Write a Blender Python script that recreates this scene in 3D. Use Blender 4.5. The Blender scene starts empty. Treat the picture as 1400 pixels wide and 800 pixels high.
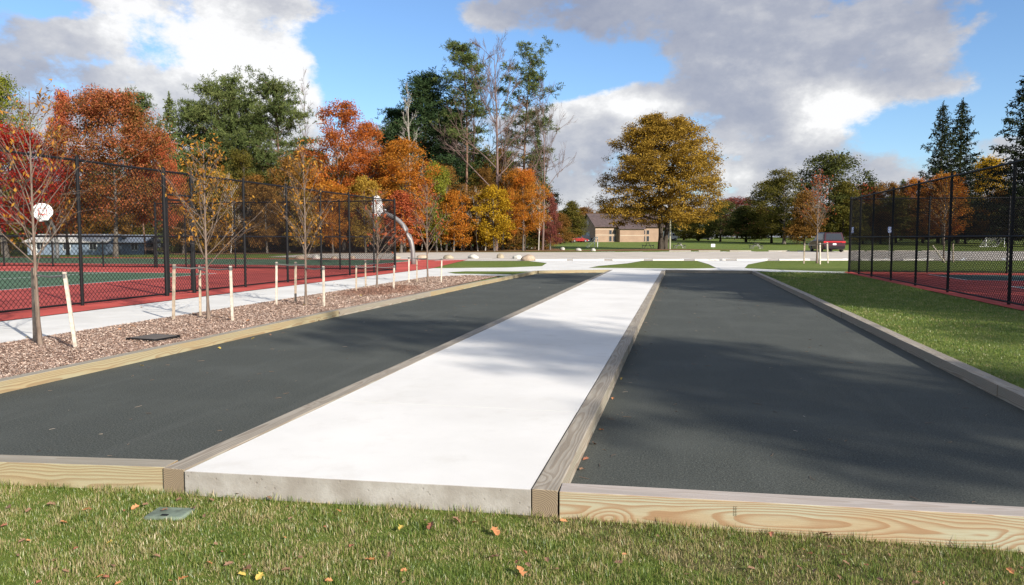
import bpy, bmesh, math, random
import numpy as np
from mathutils import Vector, Matrix
from mathutils.geometry import tessellate_polygon
R = math.radians
scene = bpy.context.scene
col = scene.collection

# ------------------------------------------------------------------ camera
FPX, YAW, CZ = 1050.0, R(12.4), 1.57
PITCH = math.atan(75 / FPX)
cam = bpy.data.objects.new('camera', bpy.data.cameras.new('camera'))
col.objects.link(cam)
cam.location = (0, 0, CZ)
cam.rotation_euler = (math.pi / 2 - PITCH, 0, YAW)
cam.data.lens = 36 * FPX / 1400
cam.data.sensor_width = 36
cam.data.clip_start = 0.05
cam.data.clip_end = 3000
scene.camera = cam
_r = np.array([math.cos(YAW), math.sin(YAW), 0]); _f = np.array([-math.sin(YAW), math.cos(YAW), 0])
_w = _f * math.cos(PITCH) - np.array([0, 0, math.sin(PITCH)]); _u = _f * math.sin(PITCH) + np.array([0, 0, math.cos(PITCH)])
def at(px, D, py=325):
    """world point seen at photo pixel px,py at forward distance D (metres)"""
    d = _w + _r * (px - 700) / FPX - _u * (py - 400) / FPX
    t = D / float(np.dot(d, _f))
    return np.array([0, 0, CZ]) + d * t
def gp(px, py, z=0.1):
    d = _w + _r * (px - 700) / FPX - _u * (py - 400) / FPX
    return np.array([0, 0, CZ]) + d * ((z - CZ) / d[2])

# ------------------------------------------------------------------ light
SUN_EL, SUN_AZ = R(25), R(128)          # azimuth from +Y towards +X
sd = Vector((math.sin(SUN_AZ) * math.cos(SUN_EL), math.cos(SUN_AZ) * math.cos(SUN_EL), math.sin(SUN_EL)))
sun = bpy.data.objects.new('sun', bpy.data.lights.new('sun', 'SUN'))
col.objects.link(sun)
sun.data.energy = 5.0
sun.data.angle = R(0.55)
sun.data.color = (1.0, 0.93, 0.83)
sun.rotation_euler = sd.to_track_quat('Z', 'Y').to_euler()
sun.location = (30, -30, 40)
scene.view_settings.view_transform = 'Standard'
scene.view_settings.look = 'None'
scene.view_settings.exposure = 0.72
scene.view_settings.gamma = 1.0

# ------------------------------------------------------------------ node helpers
class NT:
    def __init__(self, tree):
        self.t = tree; self.n = tree.nodes; self.l = tree.links
    def node(self, kind, **kw):
        nd = self.n.new(kind)
        for k, v in kw.items(): setattr(nd, k, v)
        return nd
    def put(self, sock, v):
        if isinstance(v, bpy.types.NodeSocket): self.l.new(v, sock)
        elif v is not None: sock.default_value = v
    def math(self, op, a, b=None, c=None, clamp=False):
        nd = self.node('ShaderNodeMath', operation=op, use_clamp=clamp)
        self.put(nd.inputs[0], a)
        if b is not None: self.put(nd.inputs[1], b)
        if c is not None: self.put(nd.inputs[2], c)
        return nd.outputs[0]
    def vmath(self, op, a, b=None):
        nd = self.node('ShaderNodeVectorMath', operation=op)
        self.put(nd.inputs[0], a)
        if b is not None: self.put(nd.inputs[1], b)
        return nd.outputs['Value'] if op in ('DOT_PRODUCT', 'LENGTH') else nd.outputs[0]
    def sstep(self, v, a, b, lo=0.0, hi=1.0, smooth=True):
        nd = self.node('ShaderNodeMapRange', interpolation_type='SMOOTHSTEP' if smooth else 'LINEAR')
        self.put(nd.inputs[0], v); nd.inputs[1].default_value = a; nd.inputs[2].default_value = b
        nd.inputs[3].default_value = lo; nd.inputs[4].default_value = hi
        return nd.outputs[0]
    def noise(self, vec, scale, detail=4, rough=0.55, dist=0.0):
        nd = self.node('ShaderNodeTexNoise')
        self.put(nd.inputs['Vector'], vec)
        nd.inputs['Scale'].default_value = scale; nd.inputs['Detail'].default_value = detail
        nd.inputs['Roughness'].default_value = rough; nd.inputs['Distortion'].default_value = dist
        return nd.outputs['Fac']
    def mapping(self, vec, scale=(1, 1, 1), loc=(0, 0, 0), rot=(0, 0, 0)):
        nd = self.node('ShaderNodeMapping')
        self.put(nd.inputs[0], vec)
        nd.inputs['Location'].default_value = loc; nd.inputs['Scale'].default_value = scale; nd.inputs['Rotation'].default_value = rot
        return nd.outputs[0]
    def mix(self, f, a, b, blend='MIX'):
        nd = self.node('ShaderNodeMix', data_type='RGBA', blend_type=blend)
        self.put(nd.inputs[0], f)
        self.put(nd.inputs[6], c4(a)); self.put(nd.inputs[7], c4(b))
        return nd.outputs[2]
    def ramp(self, f, stops, interp='LINEAR'):
        nd = self.node('ShaderNodeValToRGB')
        cr = nd.color_ramp; cr.interpolation = interp
        while len(cr.elements) < len(stops): cr.elements.new(0.5)
        for e, (p, c) in zip(cr.elements, stops): e.position = p; e.color = c4(c)
        self.put(nd.inputs[0], f)
        return nd.outputs[0]
    def sep(self, v):
        nd = self.node('ShaderNodeSeparateXYZ'); self.put(nd.inputs[0], v)
        return nd.outputs
    def comb(self, x, y, z):
        nd = self.node('ShaderNodeCombineXYZ')
        for s, v in zip(nd.inputs, (x, y, z)): self.put(s, v)
        return nd.outputs[0]
    def bump(self, h, strength=0.3, dist=0.01):
        nd = self.node('ShaderNodeBump')
        nd.inputs['Strength'].default_value = strength; nd.inputs['Distance'].default_value = dist
        self.put(nd.inputs['Height'], h)
        return nd.outputs[0]
def c4(c):
    if isinstance(c, (tuple, list)) and len(c) == 3: return (*c, 1.0)
    return c
def newmat(name):
    m = bpy.data.materials.new(name); m.use_nodes = True
    t = NT(m.node_tree); p = m.node_tree.nodes['Principled BSDF']
    return m, t, p
def simple(name, color, rough=0.6, metal=0.0, var=0.12, vscale=8.0, bump=0.0, bscale=60, spec=0.5):
    m, t, p = newmat(name)
    co = t.node('ShaderNodeTexCoord').outputs['Object']
    nz = t.noise(co, vscale, 5, 0.6)
    dark = tuple(c * (1 - var) for c in color); lite = tuple(min(1, c * (1 + var)) for c in color)
    t.put(p.inputs['Base Color'], t.mix(t.sstep(nz, 0.3, 0.7), dark, lite))
    p.inputs['Roughness'].default_value = rough; p.inputs['Metallic'].default_value = metal
    p.inputs['Specular IOR Level'].default_value = spec
    if bump: t.put(p.inputs['Normal'], t.bump(t.noise(co, bscale, 4, 0.6), bump, 0.01))
    return m

# ------------------------------------------------------------------ sky
world = bpy.data.worlds.new('World'); scene.world = world; world.use_nodes = True
wt = NT(world.node_tree)
for n in list(wt.n): wt.n.remove(n)
sky = wt.node('ShaderNodeTexSky', sky_type='NISHITA', sun_disc=False, sun_elevation=SUN_EL, sun_rotation=SUN_AZ,
              altitude=200, air_density=1.0, dust_density=0.4, ozone_density=1.6)
dirv = wt.node('ShaderNodeTexCoord').outputs['Generated']
def px_ang(px, py):
    d = _w + _r * (px - 700) / FPX - _u * (py - 400) / FPX
    d = d / np.linalg.norm(d)
    return math.atan2(d[0], d[1]), math.asin(d[2])
# cloud masses: centre az/el found from where they stand in the sky, half sizes in radians, amount
def mass(px, py, rx, ry, a): 
    az, el = px_ang(px, py); return (az, el, rx / FPX, ry / FPX, a)
MASSES = [mass(110, 95, 190, 62, .85), mass(300, 105, 110, 52, .75), mass(385, 118, 50, 40, .6), mass(90, 190, 230, 50, .5), mass(250, -8, 230, 24, .55), mass(310, 180, 160, 40, .35),
          mass(780, 8, 190, 40, .68), mass(1120, 50, 210, 55, .75), mass(1010, 15, 150, 40, .5), mass(955, 95, 90, 24, .5), mass(880, 146, 80, 20, .6), mass(840, 215, 110, 46, .7),
          mass(1060, 180, 110, 60, .75), mass(1180, 240, 230, 30, .8), mass(540, 125, 36, 32, .62), mass(640, 215, 160, 40, .3), mass(795, 95, 60, 18, .2), mass(570, 190, 120, 40, .35), mass(700, 190, 150, 50, .45), mass(795, 92, 42, 14, .32), mass(1300, 115, 60, 22, .5),
          mass(1390, 215, 90, 40, .45), mass(1215, 25, 110, 40, .4), mass(480, 165, 60, 16, .3), mass(100, 290, 420, 60, .6), mass(760, 300, 320, 60, .6), mass(1300, 300, 300, 50, .6), mass(1000, 262, 90, 16, .3),
          mass(540, 70, 90, 66, -.6), mass(680, 90, 130, 26, -.6), mass(850, 95, 60, 16, -.45), mass(1245, 180, 75, 32, -.5), mass(1385, 50, 50, 60, -.45), mass(30, 2, 50, 12, -.4), mass(690, 120, 90, 26, -.3), mass(470, 110, 30, 50, -.3)]
GREYS = [mass(790, 10, 210, 55, .95), mass(1120, 60, 230, 60, .85), mass(110, 110, 130, 45, .65), mass(1010, 120, 80, 26, .3), mass(60, 160, 110, 36, .6), mass(840, 225, 110, 40, .45), mass(1130, 225, 90, 22, .4), mass(1330, 250, 150, 24, .4)]
WHITES = [mass(330, 95, 110, 55, .5), mass(240, 60, 130, 40, .35), mass(400, 115, 50, 40, .35), mass(895, 142, 60, 14, .6), mass(1150, 150, 36, 36, .5), mass(1010, 200, 90, 25, .3), mass(640, 200, 160, 40, .1), mass(1010, 250, 60, 20, .3)]
def blobs(t, az, el, lst):
    tot = None
    for (a, e, wa, we, amp) in lst:
        da = t.math('MULTIPLY', t.math('SUBTRACT', az, a), 1 / wa)
        de = t.math('MULTIPLY', t.math('SUBTRACT', el, e), 1 / we)
        q = t.math('ADD', t.math('MULTIPLY', da, da), t.math('MULTIPLY', de, de))
        g = t.math('MULTIPLY', t.math('POWER', 2.718, t.math('MULTIPLY', q, -0.75)), amp)
        tot = g if tot is None else t.math('ADD', tot, g)
    return tot
def azel(t, v):
    s = t.sep(v)
    return t.math('ARCTAN2', s[0], s[1]), t.math('ARCSINE', s[2])
def fbm(t, v):
    q = t.mapping(v, (1, 1, 1.6), (0.31, 0.12, 0.0))
    n1 = t.noise(q, 5.2, 10, 0.60, 0.1)
    n2 = t.noise(q, 15.0, 9, 0.64, 0.0)
    return t.math('ADD', t.math('MULTIPLY', t.math('SUBTRACT', n1, 0.5), 2.0), t.math('MULTIPLY', t.math('SUBTRACT', n2, 0.5), 0.75))
az0, el0 = azel(wt, dirv)
pos = wt.math('MINIMUM', blobs(wt, az0, el0, [m for m in MASSES if m[4] > 0]), 0.68)
neg = blobs(wt, az0, el0, [m for m in MASSES if m[4] < 0])
# away from the masses in view the sky goes on as broken cloud of its own
away = wt.math('MAXIMUM', wt.sstep(wt.math('ABSOLUTE', wt.math('ADD', az0, R(12.4))), R(40), R(70), 0.0, 0.42), wt.sstep(el0, R(22), R(38), 0.0, 0.42))
cover = wt.math('ADD', wt.math('MAXIMUM', pos, away), neg)
f0 = fbm(wt, dirv)
off = Vector((_r * 0.030) + np.array([0, 0, 0.045]))
f1 = fbm(wt, wt.vmath('NORMALIZE', wt.vmath('ADD', dirv, tuple(off))))
dens = wt.math('ADD', cover, f0)
mask = wt.sstep(dens, 0.27, 0.53)
lit = wt.math('ADD', wt.math('MULTIPLY', wt.math('SUBTRACT', f0, f1), 0.95), 0.60)
lit = wt.math('ADD', lit, wt.sstep(dens, 0.75, 0.35, 0.0, 0.12))
lit = wt.math('SUBTRACT', lit, wt.math('MULTIPLY', blobs(wt, az0, el0, GREYS), 0.40))
lit = wt.math('ADD', lit, wt.math('MULTIPLY', blobs(wt, az0, el0, WHITES), 0.80))
ccol = wt.ramp(lit, [(0.0, (2.0, 2.2, 2.85)), (0.35, (2.65, 2.8, 3.3)), (0.65, (3.7, 3.75, 4.0)), (0.85, (4.9, 4.9, 4.95)), (1.0, (6.2, 6.15, 6.1))])
skyc = wt.mix(1.0, sky.outputs[0], (0.72, 0.88, 1.08), 'MULTIPLY')
bg = wt.node('ShaderNodeBackground'); bg.inputs['Strength'].default_value = 0.1
wt.put(bg.inputs['Color'], wt.mix(wt.math('MULTIPLY', mask, 0.96), skyc, ccol))
wt.l.new(bg.outputs[0], wt.node('ShaderNodeOutputWorld').inputs[0])

# ------------------------------------------------------------------ object helpers
random.seed(7)
rng = np.random.default_rng(7)
class MB:
    """collects shapes into one mesh"""
    def __init__(self): self.v = []; self.f = []
    def add(self, verts, faces):
        o = len(self.v); self.v += [tuple(float(c) for c in p) for p in verts]; self.f += [tuple(i + o for i in q) for q in faces]
        return self
    def box(self, x0, x1, y0, y1, z0, z1):
        v = [(x, y, z) for z in (z0, z1) for y in (y0, y1) for x in (x0, x1)]
        return self.add(v, [(0, 2, 3, 1), (4, 5, 7, 6), (0, 1, 5, 4), (1, 3, 7, 5), (3, 2, 6, 7), (2, 0, 4, 6)])
    def tube(self, pts, radii, n=8, caps=True):
        pts = [np.array(p, float) for p in pts]
        if not hasattr(radii, '__len__'): radii = [radii] * len(pts)
        vs = []; fs = []
        for i, p in enumerate(pts):
            d = pts[min(i + 1, len(pts) - 1)] - pts[max(i - 1, 0)]
            d = d / (np.linalg.norm(d) + 1e-9)
            a = np.cross(d, (0, 0, 1.0) if abs(d[2]) < 0.9 else (1.0, 0, 0)); a /= np.linalg.norm(a); b = np.cross(d, a)
            for k in range(n):
                th = 2 * math.pi * k / n
                vs.append(p + radii[i] * (math.cos(th) * a + math.sin(th) * b))
        for i in range(len(pts) - 1):
            for k in range(n):
                k2 = (k + 1) % n
                fs.append((i * n + k, i * n + k2, (i + 1) * n + k2, (i + 1) * n + k))
        if caps:
            fs.append(tuple(range(n))[::-1]); fs.append(tuple((len(pts) - 1) * n + k for k in range(n)))
        return self.add(vs, fs)
    def extrude(self, poly, axis, a, b):
        """poly = list of 2-D points, extruded along axis 0/1/2 from a to b"""
        n = len(poly); vs = []
        for h in (a, b):
            for (u, w) in poly:
                vs.append((h, u, w) if axis == 0 else (u, h, w) if axis == 1 else (u, w, h))
        fs = [tuple(range(n)), tuple(range(2 * n - 1, n - 1, -1))] + [(i, i + n, (i + 1) % n + n, (i + 1) % n) for i in range(n)]
        return self.add(vs, fs)
    def mesh(self, name, mat=None, smooth=False):
        me = bpy.data.meshes.new(name); me.from_pydata(self.v, [], self.f)
        bm = bmesh.new(); bm.from_mesh(me); bmesh.ops.recalc_face_normals(bm, faces=bm.faces); bm.to_mesh(me); bm.free()
        if mat: me.materials.append(mat)
        if smooth: me.polygons.foreach_set('use_smooth', [True] * len(me.polygons))
        return me
    def build(self, name, mat, parent=None, smooth=False, bevel=0.0, seg=2):
        o = link(name, self.mesh(name, mat, smooth), parent)
        if bevel:
            b = o.modifiers.new('bevel', 'BEVEL'); b.width = bevel; b.segments = seg; b.limit_method = 'ANGLE'
        return o
def link(name, data, parent=None):
    o = bpy.data.objects.new(name, data); col.objects.link(o)
    if parent: o.parent = parent
    return o
def tag(o, label=None, cat=None, group=None, kind=None):
    for k, v in (('label', label), ('category', cat), ('group', group), ('kind', kind)):
        if v: o[k] = v
    return o
def empty(name, loc, rz=0.0, label=None, cat=None, group=None):
    o = link(name, None); o.location = [float(c) for c in loc]; o.rotation_euler = (0, 0, rz); o.empty_display_size = 0.3
    return tag(o, label, cat, group)
def copy_tree(o, parent=None):
    c = o.copy(); col.objects.link(c); c.parent = parent
    for ch in list(o.children): copy_tree(ch, c)
    return c
def np_mesh(name, verts, faces_n, loops, mat=None, smooth=False):
    """fast mesh from numpy: verts (N,3); loops flat index; faces_n = verts per face (int)"""
    me = bpy.data.meshes.new(name)
    me.vertices.add(len(verts)); me.vertices.foreach_set('co', np.asarray(verts, np.float32).ravel())
    loops = np.asarray(loops, np.int32).ravel()
    me.loops.add(len(loops)); me.loops.foreach_set('vertex_index', loops)
    nf = len(loops) // faces_n
    me.polygons.add(nf)
    me.polygons.foreach_set('loop_start', np.arange(nf, dtype=np.int32) * faces_n)
    me.polygons.foreach_set('loop_total', np.full(nf, faces_n, np.int32))
    if smooth: me.polygons.foreach_set('use_smooth', np.ones(nf, bool))
    me.update(calc_edges=True)
    if mat: me.materials.append(mat)
    return me
def sheet(name, poly, z, mat, kind='structure', follow=False, parent=None):
    me = bpy.data.meshes.new(name)
    V = [(float(p[0]), float(p[1]), float((gz(p[0], p[1]) if follow else 0) + z)) for p in poly]
    T = tessellate_polygon([[Vector((v[0], v[1], 0)) for v in V]])
    def up(t):
        (ax, ay), (bx, by), (cx, cy) = [V[i][:2] for i in t]
        return tuple(t) if (bx - ax) * (cy - ay) - (by - ay) * (cx - ax) > 0 else tuple(t)[::-1]
    me.from_pydata(V, [], [up(t) for t in T]); me.materials.append(mat)
    o = link(name, me, parent)
    return tag(o, kind=kind) if kind else o
def lumpy(mb, n, amp, seed): pass

# ------------------------------------------------------------------ terrain
XL, XR = -6.76, 3.2                    # the bocce pit between its outer borders
def sst(a, b, x):
    t = min(1, max(0, (x - a) / (b - a))); return t * t * (3 - 2 * t)
def front(x):                          # the lawn before the courts falls a little to the right
    return -0.035 - 0.014 * min(4, max(0, x + 0.7)) + 0.006 * min(4, max(0, -3.2 - x))
def gz(x, y):
    if XL < x < XR and y < 35.25:
        return front(x) if y < 4.42 else -0.09
    z = 0.09
    if y < 4.5: z = front(x) + (0.09 - front(x)) * sst(1.5, 4.5, y)
    D = -x * math.sin(YAW) + y * math.cos(YAW)
    D = x * _f[0] + y * _f[1]
    z += 0.011 * max(0, min(D, 260) - 112)
    if x < -40: z -= 1.7 * sst(66, 95, D) * sst(40, 50, -x)
    if 3.2 <= x < 7 and 5 < y < 34:
        z += 0.035 * math.sin(y * 0.9 + x) * math.sin(x * 1.3 + y * .35) * sst(3.3, 4.2, x) * sst(7, 6.2, x)
    return z

# ------------------------------------------------------------------ materials
def grass_ground(name, greens, dry, dryamt=0.5):
    m, t, p = newmat(name)
    co = t.node('ShaderNodeTexCoord').outputs['Object']
    big = t.noise(co, 0.35, 5, 0.6); mid = t.noise(co, 3.0, 5, 0.65); fine = t.noise(co, 90, 3, 0.7)
    c = t.mix(t.sstep(mid, 0.3, 0.7), greens[0], greens[1])
    c = t.mix(t.math('MULTIPLY', t.sstep(big, 0.45, 0.75), dryamt), c, dry)
    c = t.mix(t.sstep(fine, 0.35, 0.75, 0.0, 0.45), c, greens[2])
    t.put(p.inputs['Base Color'], c); p.inputs['Roughness'].default_value = 0.9; p.inputs['Specular IOR Level'].default_value = 0.15
    t.put(p.inputs['Normal'], t.bump(t.math('ADD', fine, mid), 0.7, 0.03))
    return m
M = {}
M['lawn'] = grass_ground('lawn_grass', [(0.085, 0.125, 0.02), (0.122, 0.165, 0.028), (0.165, 0.19, 0.042)], (0.17, 0.17, 0.055), 0.4)
M['soil'] = grass_ground('thatch_and_soil', [(0.085, 0.085, 0.03), (0.13, 0.115, 0.05), (0.17, 0.13, 0.07)], (0.13, 0.085, 0.05), 0.7)
def blade_mat(dry=0.02):
    m, t, p = newmat('grass_blades')
    geo = t.node('ShaderNodeNewGeometry'); rnd = geo.outputs['Random Per Island']
    co = t.node('ShaderNodeTexCoord').outputs['Object']
    patch = t.math('ADD', t.math('MULTIPLY', t.noise(co, 2.4, 5, 0.65), 0.6), t.math('MULTIPLY', t.noise(co, 9.0, 3, 0.6), 0.4))
    dryf = t.math('ADD', t.math('MULTIPLY', t.math('ADD', t.math('SUBTRACT', patch, 0.5), dry), 2.9), rnd)
    c = t.ramp(dryf, [(0.0, (0.085, 0.145, 0.02)), (0.38, (0.148, 0.21, 0.032)), (0.62, (0.215, 0.25, 0.052)), (0.80, (0.32, 0.275, 0.105)), (1.0, (0.45, 0.35, 0.19))])
    t.n.remove(p)
    d = t.node('ShaderNodeBsdfDiffuse'); tr = t.node('ShaderNodeBsdfTranslucent'); gl = t.node('ShaderNodeBsdfGlossy'); gl.inputs['Roughness'].default_value = 0.45
    t.put(d.inputs[0], c); t.put(tr.inputs[0], c)
    mx = t.node('ShaderNodeMixShader'); mx.inputs[0].default_value = 0.3; t.l.new(d.outputs[0], mx.inputs[1]); t.l.new(tr.outputs[0], mx.inputs[2])
    m2 = t.node('ShaderNodeMixShader'); m2.inputs[0].default_value = 0.05; t.l.new(mx.outputs[0], m2.inputs[1]); t.l.new(gl.outputs[0], m2.inputs[2])
    t.l.new(m2.outputs[0], t.n['Material Output'].inputs[0])
    return m
M['blade'] = blade_mat(); M['blade_green'] = blade_mat(-0.06)
def turf_mat():
    m, t, p = newmat('bocce_turf')
    co = t.node('ShaderNodeTexCoord').outputs['Object']
    fine = t.noise(co, 75, 3, 0.85); f2 = t.noise(co, 28, 4, 0.8); big = t.noise(co, 0.8, 5, 0.6); streak = t.noise(t.mapping(co, (3.0, 0.25, 1)), 1.2, 4, 0.6)
    c = t.mix(t.sstep(fine, 0.35, 0.7), (0.0125, 0.014, 0.0122), (0.116, 0.125, 0.108))
    c = t.mix(t.sstep(f2, 0.4, 0.65, 0.0, 0.6), c, (0.043, 0.049, 0.043))
    c = t.mix(t.sstep(big, 0.42, 0.72, 0.0, 0.40), c, (0.088, 0.094, 0.083))
    c = t.mix(t.sstep(streak, 0.5, 0.75, 0.0, 0.18), c, (0.11, 0.115, 0.105))
    vor = t.node('ShaderNodeTexVoronoi'); t.put(vor.inputs['Vector'], co); vor.inputs['Scale'].default_value = 24
    wn = t.node('ShaderNodeTexWhiteNoise'); t.put(wn.inputs[0], vor.outputs['Position'])
    speck = t.math('MULTIPLY', t.sstep(vor.outputs['Distance'], 0.10, 0.05), t.math('GREATER_THAN', wn.outputs[0], 0.90))
    c = t.mix(t.math('MULTIPLY', speck, 0.8), c, (0.3, 0.3, 0.27))
    t.put(p.inputs['Base Color'], c); p.inputs['Roughness'].default_value = 0.88; p.inputs['Specular IOR Level'].default_value = 0.3
    t.put(p.inputs['Normal'], t.bump(fine, 0.55, 0.006))
    return m
M['turf'] = turf_mat()
def concrete(name, a, b, bump=0.15, stains=0.25, stain=(0.42, 0.39, 0.34)):
    m, t, p = newmat(name)
    co = t.node('ShaderNodeTexCoord').outputs['Object']
    broom = t.noise(t.mapping(co, (2, 60, 1)), 3, 3, 0.6); big = t.noise(co, 0.7, 6, 0.62); fine = t.noise(co, 120, 3, 0.6); blot = t.noise(co, 3.3, 5, 0.6)
    c = t.mix(t.sstep(big, 0.3, 0.7), a, b)
    c = t.mix(t.sstep(blot, 0.52, 0.78, 0.0, stains), c, stain)
    c = t.mix(t.sstep(fine, 0.35, 0.7, 0.0, 0.12), c, stain)
    t.put(p.inputs['Base Color'], c); p.inputs['Roughness'].default_value = 0.85; p.inputs['Specular IOR Level'].default_value = 0.25
    t.put(p.inputs['Normal'], t.bump(t.math('ADD', broom, t.math('MULTIPLY', fine, 0.6)), bump, 0.004))
    return m
M['slab'] = concrete('white_concrete', (0.62, 0.605, 0.575), (0.70, 0.685, 0.655), 0.2, 0.4, (0.53, 0.505, 0.46))
M['walk'] = concrete('walk_concrete', (0.56, 0.55, 0.52), (0.68, 0.67, 0.64), 0.15, 0.3, (0.48, 0.45, 0.40))
def slab_side():
    m, t, p = newmat('rough_concrete_edge')
    co = t.node('ShaderNodeTexCoord').outputs['Object']
    n = t.noise(co, 5, 6, 0.65); f = t.noise(co, 40, 4, 0.7); pits = t.node('ShaderNodeTexVoronoi'); t.put(pits.inputs['Vector'], co); pits.inputs['Scale'].default_value = 30
    wn = t.node('ShaderNodeTexWhiteNoise'); t.put(wn.inputs[0], pits.outputs['Position'])
    c = t.mix(t.sstep(n, 0.3, 0.7), (0.25, 0.225, 0.195), (0.37, 0.35, 0.32))
    c = t.mix(t.sstep(f, 0.45, 0.75, 0, 0.5), c, (0.20, 0.18, 0.15))
    pit = t.math('MULTIPLY', t.sstep(pits.outputs['Distance'], 0.30, 0.12), t.math('GREATER_THAN', wn.outputs[0], 0.78))
    c = t.mix(t.math('MULTIPLY', pit, 0.35), c, (0.18, 0.145, 0.12))
    t.put(p.inputs['Base Color'], c); p.inputs['Roughness'].default_value = 0.95
    t.put(p.inputs['Normal'], t.bump(t.math('SUBTRACT', t.math('ADD', n, t.math('MULTIPLY', f, .5)), t.math('MULTIPLY', pit, .5)), 0.5, 0.008))
    return m
M['slab_side'] = slab_side()
def timber_mat(name, early, late, pale, top, toplate, topamt=1.0, freq=165.0):
    m, t, p = newmat(name)
    tc = t.node('ShaderNodeTexCoord').outputs['Object']; oi = t.node('ShaderNodeObjectInfo').outputs['Random']
    sh = t.math('MULTIPLY', oi, 37.0)
    s = t.sep(tc)
    x = t.math('ADD', s[0], sh)
    lowv = t.comb(t.math('MULTIPLY', x, 0.6), t.math('MULTIPLY', s[1], 3.0), t.math('MULTIPLY', s[2], 3.0))
    w1 = t.noise(lowv, 1.0, 3, 0.5); w2 = t.noise(t.vmath('ADD', lowv, (31.0, 17.0, 5.0)), 1.0, 3, 0.5)
    yy = t.math('ADD', t.math('ADD', s[1], -0.035), t.math('MULTIPLY', t.math('SUBTRACT', w1, 0.5), 0.10))
    zz = t.math('ADD', t.math('ADD', s[2], 0.015), t.math('MULTIPLY', t.math('SUBTRACT', w2, 0.5), 0.10))
    r = t.math('SQRT', t.math('ADD', t.math('MULTIPLY', yy, yy), t.math('MULTIPLY', zz, zz)))
    # knots pull the rings aside
    kv = t.node('ShaderNodeTexVoronoi'); t.put(kv.inputs['Vector'], t.comb(t.math('MULTIPLY', x, 1.6), t.math('MULTIPLY', s[1], 4.0), t.math('MULTIPLY', s[2], 4.0))); kv.inputs['Scale'].default_value = 1.0
    kd = kv.outputs['Distance']
    r = t.math('ADD', r, t.sstep(kd, 0.30, 0.03, 0.0, 0.022))
    ring = t.math('FRACT', t.math('MULTIPLY', r, freq * 0.55))
    g = t.math('MULTIPLY', t.sstep(ring, 0.25, 0.82), t.sstep(ring, 1.0, 0.9))
    fib = t.noise(t.mapping(tc, (6, 160, 160)), 1.0, 3, 0.6)
    tone = t.noise(t.mapping(tc, (1.2, 9, 9), (3, 1, 2)), 1.0, 3, 0.5)
    c = t.mix(t.sstep(tone, 0.35, 0.65), early, pale)
    c = t.mix(t.math('MULTIPLY', g, 0.75), c, late)
    c = t.mix(t.sstep(fib, 0.35, 0.7, 0.0, 0.22), c, late)
    tp = t.mix(t.sstep(tone, 0.3, 0.7), top, tuple(v * 0.78 for v in top))
    tp = t.mix(t.math('MULTIPLY', g, 0.55), tp, toplate)
    tp = t.mix(t.sstep(fib, 0.4, 0.7, 0.0, 0.35), tp, toplate)
    nz = t.sep(t.node('ShaderNodeNewGeometry').outputs['True Normal'])[2]
    c = t.mix(t.math('MULTIPLY', t.sstep(nz, 0.5, 0.9), topamt), c, tp)      # weathered grey upper face
    nx = t.math('ABSOLUTE', t.sep(t.node('ShaderNodeTexCoord').outputs['Normal'])[0])
    endc = t.mix(t.math('MULTIPLY', g, 0.8), tuple(v * q for v, q in zip(early, (.85, .74, .6))), tuple(v * .6 for v in late))
    c = t.mix(t.sstep(nx, 0.6, 0.9), c, endc)                              # sawn end grain
    c = t.mix(t.sstep(kd, 0.075, 0.05), c, (0.085, 0.045, 0.022))
    t.put(p.inputs['Base Color'], c); p.inputs['Roughness'].default_value = 0.75; p.inputs['Specular IOR Level'].default_value = 0.25
    t.put(p.inputs['Normal'], t.bump(t.math('ADD', fib, t.math('MULTIPLY', g, 0.6)), 0.35, 0.003))
    return m
GREY, GREYL = (0.40, 0.365, 0.34), (0.235, 0.20, 0.175)
M['timber_new'] = timber_mat('fresh_timber', (0.37, 0.295, 0.185), (0.27, 0.15, 0.075), (0.37, 0.365, 0.265), (0.47, 0.42, 0.385), (0.31, 0.26, 0.22), 0.92, 240)
M['timber_tan'] = timber_mat('tan_timber', (0.36, 0.285, 0.165), (0.24, 0.165, 0.09), (0.34, 0.305, 0.195), (0.34, 0.31, 0.26), (0.22, 0.19, 0.14), 0.9)
M['timber_grey'] = timber_mat('grey_timber', (0.33, 0.29, 0.235), (0.19, 0.145, 0.105), (0.29, 0.275, 0.22), (0.37, 0.33, 0.27), (0.18, 0.14, 0.10), 0.9)
def leafmat(name, cols, trans=0.28, spread=1.0):
    m, t, p = newmat(name)
    geo = t.node('ShaderNodeNewGeometry'); rnd = geo.outputs['Random Per Island']
    co = t.node('ShaderNodeTexCoord').outputs['Object']; oi = t.node('ShaderNodeObjectInfo').outputs['Random']
    big = t.noise(t.vmath('ADD', co, t.comb(t.math('MULTIPLY', oi, 50.0), 0.0, 0.0)), 0.28, 3, 0.6)
    f = t.math('ADD', t.math('MULTIPLY', rnd, 0.6), t.math('MULTIPLY', t.math('SUBTRACT', big, 0.34), 1.5 * spread), clamp=True)
    n = len(cols)
    c = t.ramp(f, [(i / (n - 1) * 0.9 + 0.05, k) for i, k in enumerate(cols)])
    t.n.remove(p)
    d = t.node('ShaderNodeBsdfDiffuse'); tr = t.node('ShaderNodeBsdfTranslucent')
    t.put(d.inputs[0], c); t.put(tr.inputs[0], c)
    mx = t.node('ShaderNodeMixShader'); mx.inputs[0].default_value = trans
    t.l.new(d.outputs[0], mx.inputs[1]); t.l.new(tr.outputs[0], mx.inputs[2]); t.l.new(mx.outputs[0], t.n['Material Output'].inputs[0])
    return m
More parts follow.
